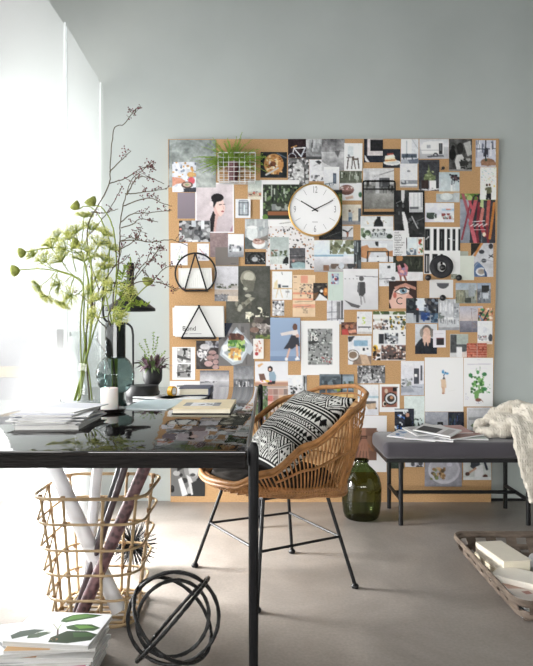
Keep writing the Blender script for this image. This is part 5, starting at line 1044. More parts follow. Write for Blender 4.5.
def potted_plant():
    Y = 3.09; c = Vector(((152.5-CX)*Y/F, Y, ZT))
    t = thing('potted_plant', c, 'purple green leafy plant in a black footed pot, left of the board', 'plant')
    m = mat('black_ceramic', '1d1c1e', .55, noise=.1)
    MB().lathe([(0, 0), (.034, 0), (.036, .006), (.030, .016), (.026, .034), (.034, .046), (.044, .060), (.047, .080), (.047, .118), (.044, .119), (.043, .108), (0, .106)], c, 32).build('pot', m, t)
    rp = random.Random(4); lv = MB(); st = MB()
    for i in range(70):
        a = rp.uniform(0, 6.28); el = rp.uniform(.05, 1.2); L = rp.uniform(.05, .105)
        d = Vector((math.cos(a)*math.cos(el), math.sin(a)*math.cos(el), math.sin(el)))
        p = c+Vector((math.cos(a)*.022, math.sin(a)*.022, .112)); w = Vector((-math.sin(a), math.cos(a), .2)).normalized()*L*.13
        mid = p+d*L*.55+Vector((0, 0, .008)); e = p+d*L+Vector((0, 0, -.02*math.cos(el)))
        n = d.cross(w).normalized()*.0012
        lv.add([p, mid+w, e, mid-w, mid+n*2], [(0, 1, 4), (1, 2, 4), (2, 3, 4), (3, 0, 4)], rp.choice([0, 0, 1]))
    for (px, py) in ((139, 344), (153.5, 333), (158, 338), (145, 340), (165, 352)):
        e = W(px, py, Y); p = c+Vector((0, 0, .11)); q = catmull([p, (p+e)/2+Vector((0, 0, .01)), e], 5); st.tube(q, .001, 5)
        for k in q[4:]:
            for _ in range(5):
                d = Vector((rp.uniform(-1, 1), rp.uniform(-1, 1), rp.uniform(-.2, 1))).normalized()*.010; w = d.orthogonal().normalized()*.0025
                st.add([k, k+d*.5+w, k+d, k+d*.5-w], [(0, 1, 2, 3)])
    lv.build('leaves', [mat('plum_leaf', '5e4650', .5, noise=.3, nscale=60), mat('green_leaf', '5f7048', .5, noise=.3, nscale=60)], t, smooth=False)
    st.build('sprigs', mat('sprig_green', '7c9448', .6, noise=.2), t)
potted_plant()
# ------------------------------------------------------------------ under the desk: rattan basket and paper rolls
M_RATTAN = mat('pale_rattan', '9c8462', .45, spec=.4, noise=.28, nscale=22, bump=.2, bscale=60)
M_KNOT = mat('rattan_binding', '8a6a48', .6, noise=.3, nscale=90)
BX, BYc = -.622, 2.40
def rrect(cx, cy, z, hx_, hy_, r, n=6):
    pts = []
    for (sx, sy, a0) in ((1, 1, 0), (-1, 1, 90), (-1, -1, 180), (1, -1, 270)):
        for k in range(n+1):
            a = math.radians(a0+90*k/n)
            pts.append(Vector((cx+sx*(hx_-r)+r*math.cos(a), cy+sy*(hy_-r)+r*math.sin(a), z)))
    return pts
def rattan_basket():
    t = thing('rattan_basket', (BX, BYc, 0), 'open rattan basket holding tall paper rolls under the desk', 'basket')
    H = .468
    def half(z): k = z/H; return .150+.050*k, .160+.040*k
    zs = [.012, .105, .196, .285, .378, H]
    for i, z in enumerate(zs):
        a, b = half(z)
        MB().tube(rrect(BX, BYc, z, a, b, .075 if z < .1 else .085, 7), .0062 if i in (0, 5) else .0048, 8, closed=True).build('rim' if i == 5 else 'hoop', M_RATTAN, t)
    posts = []
    for fx in (-.42, .30): posts += [(fx, -1), (fx, 1)]
    for fy in (-.05,): posts += [(-1, fy), (1, fy)]
    posts += [(.80, -.80), (.80, .80), (-.80, -.80), (-.80, .80)]
    for (fx, fy) in posts:
        def at(z):
            a, b = half(z); a -= .008; b -= .008
            if abs(fx) < 1 and abs(fy) < 1:
                r = .085; return Vector((BX+math.copysign(a-r+r*.707, fx), BYc+math.copysign(b-r+r*.707, fy), z))
            return Vector((BX+(a*fx if abs(fx) < 1 else math.copysign(a, fx)), BYc+(b*fy if abs(fy) < 1 else math.copysign(b, fy)), z))
        po_ = MB().tube([at(.006), at(.24)+Vector((rb.gauss(0, .003), rb.gauss(0, .003), 0)), at(H-.004)], .0054, 8).build('post', M_RATTAN, t)
        for z in zs:
            p = at(z); MB().tube([p-Vector((0, 0, .008)), p+Vector((0, 0, .008))], .0082, 8).build('binding', M_KNOT, po_)
    br = MB()
    for sx in (-1,):
        for i in range(5):
            z0, z1 = zs[i], zs[i+1]; a0, b0 = half(z0); a1, b1 = half(z1)
            y0, y1 = -.74*b0, -.05*b1
            br.tube([(BX+sx*(a0-.004), BYc+y0, z0+.004), (BX+sx*(a1-.004), BYc+y1, z1-.004)], .0042, 7)
    br.build('diagonal_brace', M_RATTAN, t)
    fl = MB(); a, b = half(.012)
    for i in range(7): 
        y = BYc-b*.8+i*b*1.6/6; fl.tube([(BX-a+.012, y, .012), (BX+a-.012, y, .012)], .005, 6)
    for i in range(5):
        x = BX-a*.75+i*a*1.5/4; fl.tube([(x, BYc-b+.012, .019), (x, BYc+b-.012, .019)], .004, 6)
    fl.build('base_canes', M_RATTAN, t)
rattan_basket()
def roll(label, p0, p1, r, m, m2=None, hollow=.6):
    p0 = Vector(p0); p1 = Vector(p1); d = (p1-p0); L = d.length; d.normalize()
    u = d.orthogonal().normalized(); M3 = Matrix((u, d.cross(u), d)).transposed()
    t = thing('paper_roll', p0, label, 'paper roll', 'rolls standing in the rattan basket')
    MB().lathe([(r*hollow, 0), (r, 0), (r, L), (r*hollow, L)], p0, 24, M=M3).build('rolled_sheet', m, t)
    MB().lathe([(r*hollow-.0006, .001), (r*hollow-.0006, L-.001)], p0, 20, M=M3).build('inner_core', m2 or M_WHITE, t)
mwt = mat('white_tube', 'dcdcdf', .45, noise=.02); mpl = None
def damask():
    m, nt, b = nmat('plum_wallpaper')
    tc = nt.nodes.new('ShaderNodeTexCoord'); v = nt.nodes.new('ShaderNodeTexVoronoi'); v.inputs['Scale'].default_value = 55; v.feature = 'SMOOTH_F1'
    nt.links.new(tc.outputs['Object'], v.inputs['Vector'])
    r = nt.nodes.new('ShaderNodeValToRGB'); r.color_ramp.elements[0].position = .25; r.color_ramp.elements[1].position = .5
    r.color_ramp.elements[0].color = (*lin('3f2a2e'), 1); r.color_ramp.elements[1].color = (*lin('6e5054'), 1)
    nt.links.new(v.outputs['Distance'], r.inputs['Fac']); nt.links.new(r.outputs['Color'], b.inputs['Base Color']); b.inputs['Roughness'].default_value = .5
    return m
M_PLUM = damask(); mblk = mat('black_roll', '202024', .4, noise=.1); mpr = mat('dark_plum_roll', '43363a', .45, noise=.2, nscale=20)
mgr = mat('grey_roll', 'a8a4a8', .45, noise=.05)
roll('fat white tube leaning left in the rattan basket, top end under the desk', (-.535, 2.33, .028), (-.862, 2.42, .66), .0275, mwt)
roll('slim white tube standing nearly upright in the rattan basket', (-.705, 2.50, .028), (-.632, 2.44, .66), .020, mwt)
roll('slim black tube leaning right in the rattan basket', (-.698, 2.38, .028), (-.530, 2.50, .66), .0125, mblk)
roll('thin pale grey tube between the black and the plum rolls', (-.675, 2.355, .028), (-.510, 2.455, .66), .0085, mgr)
roll('slim dark plum roll beside the black tube in the rattan basket', (-.690, 2.315, .028), (-.490, 2.41, .66), .0125, mpr)
roll('fat plum patterned wallpaper roll leaning far right in the rattan basket', (-.665, 2.285, .028), (-.385, 2.345, .69), .0225, M_PLUM)

def urchin():
    Y = 2.80; c = Vector(((132.6-CX)*Y/F, Y, .112)); mb = MB(); rs = random.Random(2)
    t = thing('spiky_ball', (c.x, c.y, 0), 'black spiky ball ornament on the floor behind the rattan basket', 'ornament')
    MB().sphere(c, .022, 16, 10).build('core', M_BLACKPAINT, t)
    n = 190
    for i in range(n):
        z = 1-2*(i+.5)/n; a = i*2.39996; r = math.sqrt(1-z*z)
        d = Vector((r*math.cos(a), r*math.sin(a), z)); L = rs.uniform(.098, .1115)
        mb.tube([c+d*.018, c+d*L], [.0022, .0013], 5)
    tag(mb.build('spikes', M_BLACKPAINT, t))
urchin()

# ------------------------------------------------------------------ magazine pile on the floor
z = .001; rs2 = random.Random(8)
pile = [(-.665, 1.97, .29, .215, .020, 0, 'lowest thick white book of the floor pile', 'e6e6e6', '', 'c9c9c9'),
 (-.672, 1.97, .275, .21, .012, 4, 'white magazine second from the bottom of the floor pile', 'e2e2e2', '', 'd8d8d8'),
 (-.655, 1.965, .28, .21, .010, -3, 'white magazine third from the bottom of the floor pile', 'e2e2e2', '', 'e2e2e2'),
 (-.668, 1.97, .285, .215, .012, 2, 'white magazine fourth from the bottom of the floor pile', 'e2e2e2', '', 'c4b8b4'),
 (-.650, 1.975, .28, .21, .010, -5, 'white magazine in the middle of the floor pile', 'e2e2e2', 'r 70 80 96 96 c06070', 'dedede'),
 (-.662, 1.965, .275, .21, .012, 6, 'white magazine fifth from the top of the floor pile', 'dcdcdc', 'r 4 40 30 96 b4b4b6', 'bcbcbc'),
 (-.648, 1.97, .28, .21, .010, 1, 'white magazine fourth from the top of the floor pile, slightly twisted', 'd8d8d6', 'r 4 60 40 96 a87c54', 'e4e4e4'),
 (-.690, 1.985, .285, .21, .013, 13, 'white magazine jutting out left, third from the top of the floor pile', 'e4e4e4', 'l 6 60 20 92 3 8a8a8a; l 12 52 26 84 2 a8a8a8; r 40 80 70 100 b08a64', 'd4d4d4'),
 (-.640, 1.975, .265, .205, .008, 3, 'pale magazine just under the leaf cover magazine', 'e4e2de', 'r 0 84 50 100 c8a478', 'e0dedb')]
for (x, y, w, l, th, rz, lab, cv, ops, sp) in pile:
    magazine(x, y, z, w, l, th, rz, lab, 'magazines piled on the floor', cv, ops, spine=sp); z += th+.0006
leaf = ('p 2c4e1c 44 20 52 8 66 2 88 4 80 14 66 24 52 34 44 32; p 507a34 52 10 66 4 80 8 62 20 48 28; p 2a4a1e 56 46 66 38 84 36 98 46 92 56 72 58 60 54; p 5c8838 64 42 80 40 92 46 74 52; '
        'p 1e3416 50 82 62 60 84 58 100 66 98 84 74 96 52 96; p 2c4e20 70 64 90 62 98 72 76 78; p 3a483c 2 82 8 68 22 60 36 60 24 78 8 92; p 40523c 22 78 36 66 46 68 36 84 24 88; l 38 40 50 58 1.2 9a9a84; l 50 58 48 40 1 7a9a5c; l 50 58 56 76 2 4c3a34; l 30 70 48 62 1 8a9a7a; r 2 92 50 93 c8c8c8; s 52 82 60 92 6 1.4 5a3c2c 8a6a4a')
magazine(-.640, 1.985, z, .262, .208, .014, -6, 'topmost floor magazine, white cover printed with big green leaves', 'magazines piled on the floor', 'e9e9ec', leaf, res=150, spine='e6e6e6')

# ------------------------------------------------------------------ iron ring sphere
def orb():
    Y = 2.0; R = .141; c = Vector(((173.5-CX)*Y/F, Y, R+.008))
    t = thing('ring_sculpture', (c.x, c.y, 0), 'black hammered iron ring sphere standing on the floor beside the rattan basket', 'sculpture')
    for n_, k in (((.08, -1, .06), 1.0), ((.30, -.93, .16), .80), ((.74, -.13, -.66), 1.12), ((.62, -.30, .72), 1.03)):
        n = Vector(n_).normalized(); u = n.orthogonal().normalized(); w = n.cross(u)
        pts = [c+(u*math.cos(2*math.pi*i/56)+w*math.sin(2*math.pi*i/56))*R*k for i in range(56)]
        MB().tube(pts, [.0062+.0006*math.sin(i*2.1) for i in range(56)], 8, closed=True).build('ring', M_IRON, t)
orb()

# ------------------------------------------------------------------ wicker chair
M_WICKER = mat('honey_wicker', '966a40', .5, spec=.3, noise=.3, nscale=30, bump=.2, bscale=80)
CH = Vector((.030, 2.72, 0)); fd = Vector((-.906, -.423, 0)).normalized(); nd = Vector((.423, -.906, 0)).normalized()
def interp(tb, a):
    a = abs((a+180) % 360-180)
    for (a0, v0), (a1, v1) in zip(tb, tb[1:]):
        if a <= a1:
            k = (a-a0)/(a1-a0); k = k*k*(3-2*k); return v0+(v1-v0)*k
    return tb[-1][1]
RZ = [(0, .455), (35, .462), (60, .515), (90, .615), (130, .735), (155, .785), (180, .800)]
RR = [(0, .300), (50, .315), (90, .310), (130, .358), (155, .395), (180, .405)]
BZ = [(0, .442), (30, .438), (60, .426), (100, .412), (135, .392), (180, .392)]
BR = [(0, .285), (60, .270), (100, .262), (135, .300), (180, .290)]
def dirv(a): a = math.radians(a); return fd*math.cos(a)+nd*math.sin(a)
def rimp(a): p = CH+dirv(a)*interp(RR, a); p.z = interp(RZ, a); return p
def ringp(a): p = CH+dirv(a)*interp(BR, a); p.z = interp(BZ, a); return p
def shell(a, k):
    p, q = ringp(a), rimp(a); r = p+(q-p)*k
    r += dirv(a)*.014*math.sin(math.pi*k)*(1 if abs((a+180) % 360-180) > 60 else .3); return r
def chair():
    t = thing('wicker_chair', CH, 'honey coloured wicker armchair on thin black legs, tucked at the desk', 'chair')
    N = 90
    MB().tube([rimp(360*i/N) for i in range(N)], .0105, 10, closed=True).tube([rimp(a)-Vector((0, 0, .014))+dirv(a)*.006 for a in range(-140, 141, 4)], .0065, 8).build('rim', M_WICKER, t)
    rg = MB()
    for dz, dr in ((-.010, 0), (.004, .006), (.017, .003)):
        rg.tube([ringp(360*i/N)+Vector((0, 0, dz))+dirv(360*i/N)*dr for i in range(N)], .0085, 8, closed=True)
    for i in range(150):
        a = 360*i/150; p = ringp(a)+dirv(a)*.011; q = ringp(a+2.6)+dirv(a+2.6)*.011
        rg.tube([p+Vector((0, 0, -.014)), q+Vector((0, 0, .020))], .0036, 5)
    rg.build('seat_ring', M_WICKER, t)
    wv = MB(); a = 22.0; i = 0
    while a < 338:
        b = abs((a+180) % 360-180)
        top = 1.0
        if b > 142: top = 1.0 if i % 5 == 0 else .60
        sl = 7 if a < 180 else -7
        pts = [shell(a+sl*(1-k)*(.5 if b > 120 else 1), k) for k in [top*j/5 for j in range(6)]]
        wv.tube(pts, .0034, 6); a += 3.1 if b < 125 else 3.7; i += 1
    wv.build('woven_canes', M_WICKER, t)
    hz = MB()
    for k in (.60, .68, .76, .84, .92):
        hz.tube([shell(a, k) for a in range(140, 221, 4)], .0045, 6)
    for s in (1, -1):
        hz.tube([shell(s*a, .50) for a in range(66, 128, 4)], .005, 6)
        hz.tube([shell(s*a, .52)+dirv(s*a)*.004 for a in range(66, 128, 4)], .004, 6)
    for k in (.25, .42):
        hz.tube([shell(a, k) for a in range(128, 233, 4)], .004, 6)
    hz.build('cross_canes', M_WICKER, t)
    for s in (1, -1):
        MB().tube([shell(s*126, k/6) for k in range(7)], .0085, 8).build('corner_cane', M_WICKER, t)
    se = MB()
    for j in range(-7, 8):
        x = j*.034; h = math.sqrt(max(.002, .262**2-x*x))
        p = CH+nd*x; se.tube([p-fd*h+Vector((0, 0, .397)), p+Vector((0, 0, .399)), p+fd*h+Vector((0, 0, .412))], .006, 6)
    se.build('seat_canes', M_WICKER, t)
    feet = [Vector((-.318, 2.844, 0)), Vector((.1205, 3.025, 0)), Vector((.361, 2.61, 0)), Vector((-.035, 2.386, 0))]
    tops = []
    for fpt in feet:
        d = (fpt-CH); tp = CH+d.normalized()*.225+Vector((0, 0, .392)); tops.append(tp)
        MB().tube([tp, tp+(fpt-tp)*.03, fpt+Vector((0, 0, .012))], .0078, 10).build('leg', M_BLACKMETAL, t)
        MB().lathe([(0, 0), (.014, .001), (.0165, .006), (.0155, .012), (.009, .019), (0, .020)], fpt, 16).build('foot', M_BLACKPAINT, t)
    st = MB()
    q = [f_+(t_-f_)*.52 for f_, t_ in zip(feet, tops)]
    for i in range(4): st.tube([q[i], q[(i+1) % 4]], .0055, 8)
    st.build('stretcher', M_BLACKMETAL, t)
    un = MB().tube(tops, .007, 8, closed=True); un.build('under_frame', M_BLACKMETAL, t)
chair()
def cushion():
    m = mat('charcoal_cotton', '383431', .95, spec=.1, noise=.12, nscale=30, bump=.5, bscale=35)
    c = CH+fd*.015; mb = MB(); R = .252
    prof = [(0, .004), (.12, .002), (.20, .006), (R-.008, .018), (R, .033), (R-.008, .049), (.20, .062), (.12, .066), (0, .062)]
    mb.lathe(prof, (c.x, c.y, .4055), 56)
    for i, v in enumerate(mb.v):
        d = Vector((v.x-c.x, v.y-c.y, 0)); 
        f_ = max(0, d.normalized().dot(fd)) if d.length > .01 else 0
        v.z += .014*f_*(d.length/R)**2
        if v.z > .44: v.z += .006*math.sin(v.x*70+v.y*30)*math.sin(v.y*55)
    t = thing('seat_cushion', (c.x, c.y, .4055), 'round charcoal seat cushion on the wicker chair', 'cushion')
    mb.build('cushion_body', m, t)
    MB().tube([(c.x+R*math.cos(2*math.pi*k/60), c.y+R*math.sin(2*math.pi*k/60), .4055+.033+.014*max(0, (Vector((math.cos(2*math.pi*k/60), math.sin(2*math.pi*k/60), 0))).dot(fd))) for k in range(60)], .0045, 6, closed=True).build('piping', m, t)
cushion()
def pillow_pattern(n=190):
    u, v = np.meshgrid(np.linspace(0, 1, n), np.linspace(0, 1, n))      # v downwards
    im = np.full((n, n), .05); wh = .70
    def tri(x): return np.abs((x % 1)-.5)*2
    def band(a, b): return (v >= a) & (v < b)
    def dia(a, b, rep):
        m = band(a, b); t = (v-a)/(b-a); x = (u*rep) % 1
        d = np.abs(x-.5)*2+np.abs(t-.5)*2
        out = np.zeros_like(m)
        out |= (d < 1.0) & (d > .86); out |= (d < .70) & (d > .58)
        hsh = (d < .58) & (((np.abs(x-.42) < .035) | (np.abs(x-.58) < .035) | (np.abs(t-.40) < .05) | (np.abs(t-.60) < .05)))
        out |= hsh
        corner = (d > 1.12) & (np.floor((x*2-1+np.abs(t-.5)*2)*4) % 2 == 0); out |= corner
        return m & out
    W_ = dia(.02, .24, 5) | dia(.70, .95, 5)
    W_ |= band(.255, .265) | band(.29, .30)
    def tr(a, b, rep, inv=False):
        t = (v-a)/(b-a); k = tri(u*rep); return band(a, b) & ((k > t) if not inv else (k > 1-t))
    W_ |= tr(.32, .375, 22) | tr(.375, .43, 22, True)
    W_ |= band(.445, .455)
    W_ |= band(.465, .50) & (((u*34+np.floor((v-.465)/.0175)*.5) % 1) < .5)
    W_ |= band(.51, .52)
    W_ |= tr(.53, .575, 26) | tr(.575, .60, 26, True)
    W_ |= band(.61, .64) & (((u*30) % 1) < .5)
    W_ |= band(.655, .665) | band(.685, .692) | band(.965, .975)
    im[W_] = wh
    rs = np.random.RandomState(1); im = np.clip(im+rs.normal(0, .03, im.shape), .03, .88)
    return np.stack([im, im, im*.98], -1)
def pillow():
    up = (-fd*.75+Vector((0, 0, .66))).normalized(); x = nd; c = CH-fd*.100+Vector((0, 0, .622)); h = .225
    nrm = x.cross(up).normalized()
    if nrm.dot(fd) < 0: nrm = -nrm
    n = 190; im = pillow_pattern(n)
    u = np.linspace(-1, 1, n); U, V = np.meshgrid(u, u)
    thick = .085*np.clip((1-np.abs(U)**2.4)*(1-np.abs(V)**2.4), 0, 1)**.55
    thick += .004*np.sin(U*9+V*4)*(1-U**2)*(1-V**2)
    sx = h*(1-.06*(1-np.abs(U))*0-.05*(1-V**2)*0)
    k = 1-.07*(1-V**2); k2 = 1-.07*(1-U**2)
    P0 = np.array(c)+(U*h*k)[..., None]*np.array(x)-(V*h*k2)[..., None]*np.array(up)
    # slump: bend backwards at the top
    F_ = P0+thick[..., None]*np.array(nrm); Bk = P0-(thick*.75)[..., None]*np.array(nrm)
    vs = np.vstack([F_.reshape(-1, 3), Bk.reshape(-1, 3)]); idx = np.arange(n*n).reshape(n, n)
    q = np.stack([idx[:-1, :-1], idx[1:, :-1], idx[1:, 1:], idx[:-1, 1:]], -1).reshape(-1, 4)
    q2 = q[:, ::-1]+n*n
    o0 = np.array(c); o0[2] = vs[:, 2].min()
    me = bpy.data.meshes.new('patterned_pillow'); me.from_pydata((vs-o0).tolist(), [], q.tolist()+q2.tolist())
    at = me.color_attributes.new('print', 'FLOAT_COLOR', 'POINT'); col = np.ones((len(vs), 4), np.float32); li = to_lin(im).reshape(-1, 3)
    col[:n*n, :3] = li; col[n*n:, :3] = li; at.data.foreach_set('color', col.ravel())
    bm = bmesh.new(); bm.from_mesh(me); bmesh.ops.remove_doubles(bm, verts=bm.verts, dist=.0006); bmesh.ops.recalc_face_normals(bm, faces=bm.faces)
    for f in bm.faces: f.smooth = True
    bm.to_mesh(me); bm.free()
    me.materials.append(attr_mat('woven_pillow', .9, .1, bump=.4, bscale=300))
    o = bpy.data.objects.new('patterned_pillow', me); COL.objects.link(o); o.location = o0
    tag(o, 'black and white geometric patterned pillow leaning in the wicker chair', 'pillow')
pillow()

# ------------------------------------------------------------------ green bottle
def demijohn():
    m = glass('green_glass', (.30, .35, .19), 1.5)
    c = Vector(((361.5-CX)*3.60/F, 3.60, 0))
    t = thing('glass_bottle', c, 'big dark green glass bottle on the floor between chair and bench', 'bottle')
    p = [(0, .006), (.07, .003), (.084, .002), (.096, .012), (.104, .04), (.110, .10), (.112, .16), (.110, .195), (.100, .232), (.080, .262), (.058, .284), (.042, .298), (.036, .310), (.036, .326)]
    MB().lathe(p, c, 48).build('bottle_body', m, t)
    MB().lathe([(.033, .318), (.040, .318), (.042, .324), (.040, .331), (.034, .331), (.033, .318)], c, 32).build('lip', m, t)
demijohn()

# ------------------------------------------------------------------ bench
M_VELVET = mat('charcoal_velvet', '464349', .85, spec=.15, noise=.10, nscale=5, sheen=.3, bump=.05, bscale=200)
def bench():
    t = thing('bench', (1.08, 3.635, 0), 'long bench with a dark grey velvet seat on thin black legs', 'bench')
    z0, z1 = .362, .4535
    mb = MB().rbox((.628, 3.425, z0), (1.53, 3.835, z1), .032, 4)
    mb.build('seat_pad', M_VELVET, t)
    MB().box((.645, 3.44, .343), (1.513, 3.82, .3625)).build('seat_frame', M_BLACKMETAL, t, smooth=False)
    X0, X1, Y0, Y1 = .728, 1.418, 3.467, 3.80
    for x in (X0, X1):
        for y in (Y0, Y1): MB().tube([(x, y, 0), (x, y, .345)], .0125, 12).build('leg', M_BLACKMETAL, t)
        MB().tube([(x, Y0, .135), (x, Y1, .135)], .0105, 10).build('side_rail', M_BLACKMETAL, t)
    MB().tube([(X0, 3.635, .137), (X1, 3.635, .137)], .0105, 10).build('stretcher', M_BLACKMETAL, t)
bench()
zb = .4545
bm_ = [(.840, 3.60, .20, .27, 60, 'open magazine with blue pictures at the left end of the bench pile', 'e2e4ea', 's 4 4 96 96 26 9 6d8cb8 9ab0d0 c8d2e0 4a6288', 0),
 (.905, 3.555, .19, .26, 72, 'white magazine at the front of the bench pile', 'dcdce0', 's 4 50 96 96 10 8 a8a8ac', 0),
 (.985, 3.63, .20, .27, 40, 'pale magazine under the middle of the bench pile', 'd4d4d8', 'r 0 0 60 40 a0a0a6; n .05 5', 1),
 (1.085, 3.60, .20, .27, 84, 'white magazine at the right end of the bench pile', 'dedee2', 'n .05 4; r 0 0 40 100 b8c0bc', 0),
 (.925, 3.64, .18, .25, 105, 'magazine with grey pages lying across the bench pile', 'd8d8da', 'r 10 10 90 60 9c9ca0; n .1 4', 2),
 (.955, 3.58, .16, .22, 52, 'magazine with a black photo page in the middle of the bench pile', 'd0cfd0', 'r 8 8 70 60 1c1c1e; r 8 70 80 90 a8a4a4', 3),
 (1.03, 3.66, .17, .24, 96, 'dusty pink magazine on the bench pile', 'b08a86', 'n .1 4; r 0 0 100 20 d8c8c4', 2),
 (1.065, 3.58, .17, .24, 118, 'magazine with a brown and green picture, on the right of the bench pile', '8a6c66', 'n .12 5; s 50 0 100 100 20 9 5c7050 9a8078 d0c4c0', 1)]
lv = {0: 0, 1: .0085, 2: .0165, 3: .024}
for (x, y, w, l, rz, lab, cv, ops, k) in bm_:
    magazine(x, y, zb+.006+lv[k]*1.35, w, l, .007, rz, lab, 'magazines spread on the bench', cv, ops, tilt=((2.5, 4.5, 6, 7.5)[k], 0))
def throw():
    """heaped muslin blanket: soft folds over the seat and one tail hanging down the front"""
    rs = random.Random(12); mb = MB()
    def fold(pts, r, flat=(1, 1)): 
        q = catmull(pts, 6); n = len(q); mb.tube(q, [r*(.78+.22*math.sin(math.pi*min(1, max(0, i/(n-1)))))*(1+.07*math.sin(i*1.3)) for i in range(n)], 12, flat=flat)
    Z = .4545
    fold([(1.19, 3.62, Z+.028), (1.25, 3.56, Z+.034), (1.33, 3.54, Z+.036), (1.45, 3.56, Z+.035)], .034)
    fold([(1.205, 3.66, Z+.030), (1.23, 3.70, Z+.055), (1.30, 3.72, Z+.06), (1.42, 3.72, Z+.05)], .036)
    fold([(1.27, 3.60, Z+.07), (1.33, 3.62, Z+.095), (1.40, 3.63, Z+.09), (1.50, 3.66, Z+.06)], .036)
    fold([(1.26, 3.66, Z+.085), (1.31, 3.68, Z+.125), (1.39, 3.68, Z+.135), (1.48, 3.68, Z+.10)], .032)
    fold([(1.29, 3.56, Z+.06), (1.35, 3.55, Z+.085), (1.41, 3.56, Z+.10), (1.50, 3.58, Z+.10)], .034)
    fold([(1.33, 3.67, Z+.14), (1.39, 3.665, Z+.175), (1.45, 3.66, Z+.180), (1.50, 3.66, Z+.155)], .027)
    fold([(1.40, 3.62, Z+.14), (1.45, 3.58, Z+.165), (1.48, 3.52, Z+.15), (1.50, 3.46, Z+.10)], .034)
    fold([(1.37, 3.52, Z+.04), (1.42, 3.52, Z+.08), (1.48, 3.53, Z+.09), (1.52, 3.60, Z+.06)], .036)
    fold([(1.43, 3.60, Z+.12), (1.44, 3.53, Z+.14), (1.445, 3.46, Z+.09)], .032)
    # hanging tail made of upright pleats
    for i, x in enumerate([1.325+.024*k for k in range(8)]):
        zz = .150+.012*abs(i-3)+(-.06 if i > 4 else 0)*0
        sway = .055*(1-i/7)
        fold([(x+.045, 3.60, Z+.11), (x+.022, 3.50, Z+.105+.01*(i % 2)), (x+.006, 3.418, Z+.03), (x+.010+sway*.2, 3.402-.004*(i % 2), Z-.08), (x+.02+sway*.55, 3.402, Z-.19), (x+.03+sway, 3.404, .135)], .0165, (1, 1))
    m, nt, b = nmat('ivory_muslin')
    c = lin('cbc4b8'); b.inputs['Base Color'].default_value = (*c, 1); b.inputs['Roughness'].default_value = .95; b.inputs['Specular IOR Level'].default_value = .1; b.inputs['Sheen Weight'].default_value = .2
    tc = nt.nodes.new('ShaderNodeTexCoord'); hs = []
    for dr, sc in (('X', 24), ('Z', 13)):
        w = nt.nodes.new('ShaderNodeTexWave'); w.bands_direction = dr; w.inputs['Scale'].default_value = sc; w.inputs['Distortion'].default_value = 1.2; w.inputs['Detail'].default_value = 1
        nt.links.new(tc.outputs['Object'], w.inputs['Vector']); hs.append(w)
    mx = nt.nodes.new('ShaderNodeMath'); mx.operation = 'MINIMUM'; nt.links.new(hs[0].outputs['Fac'], mx.inputs[0]); nt.links.new(hs[1].outputs['Fac'], mx.inputs[1])
    bp = nt.nodes.new('ShaderNodeBump'); bp.inputs['Strength'].default_value = .55; bp.inputs['Distance'].default_value = .006
    nt.links.new(mx.outputs[0], bp.inputs['Height']); nt.links.new(bp.outputs['Normal'], b.inputs['Normal'])
    o = mb.build('throw_blanket', m)
    r = o.modifiers.new('merge', 'REMESH'); r.mode = 'VOXEL'; r.voxel_size = .007; r.use_smooth_shade = True
    s = o.modifiers.new('soften', 'SMOOTH'); s.factor = .5; s.iterations = 4
    tx = bpy.data.textures.new('crumple', 'CLOUDS'); tx.noise_scale = .045; tx.noise_depth = 2
    dp = o.modifiers.new('crumple', 'DISPLACE'); dp.texture = tx; dp.strength = .022; dp.mid_level = .5
    tag(o, 'ivory muslin blanket heaped on the bench, one tail hanging over the front', 'blanket')
throw()

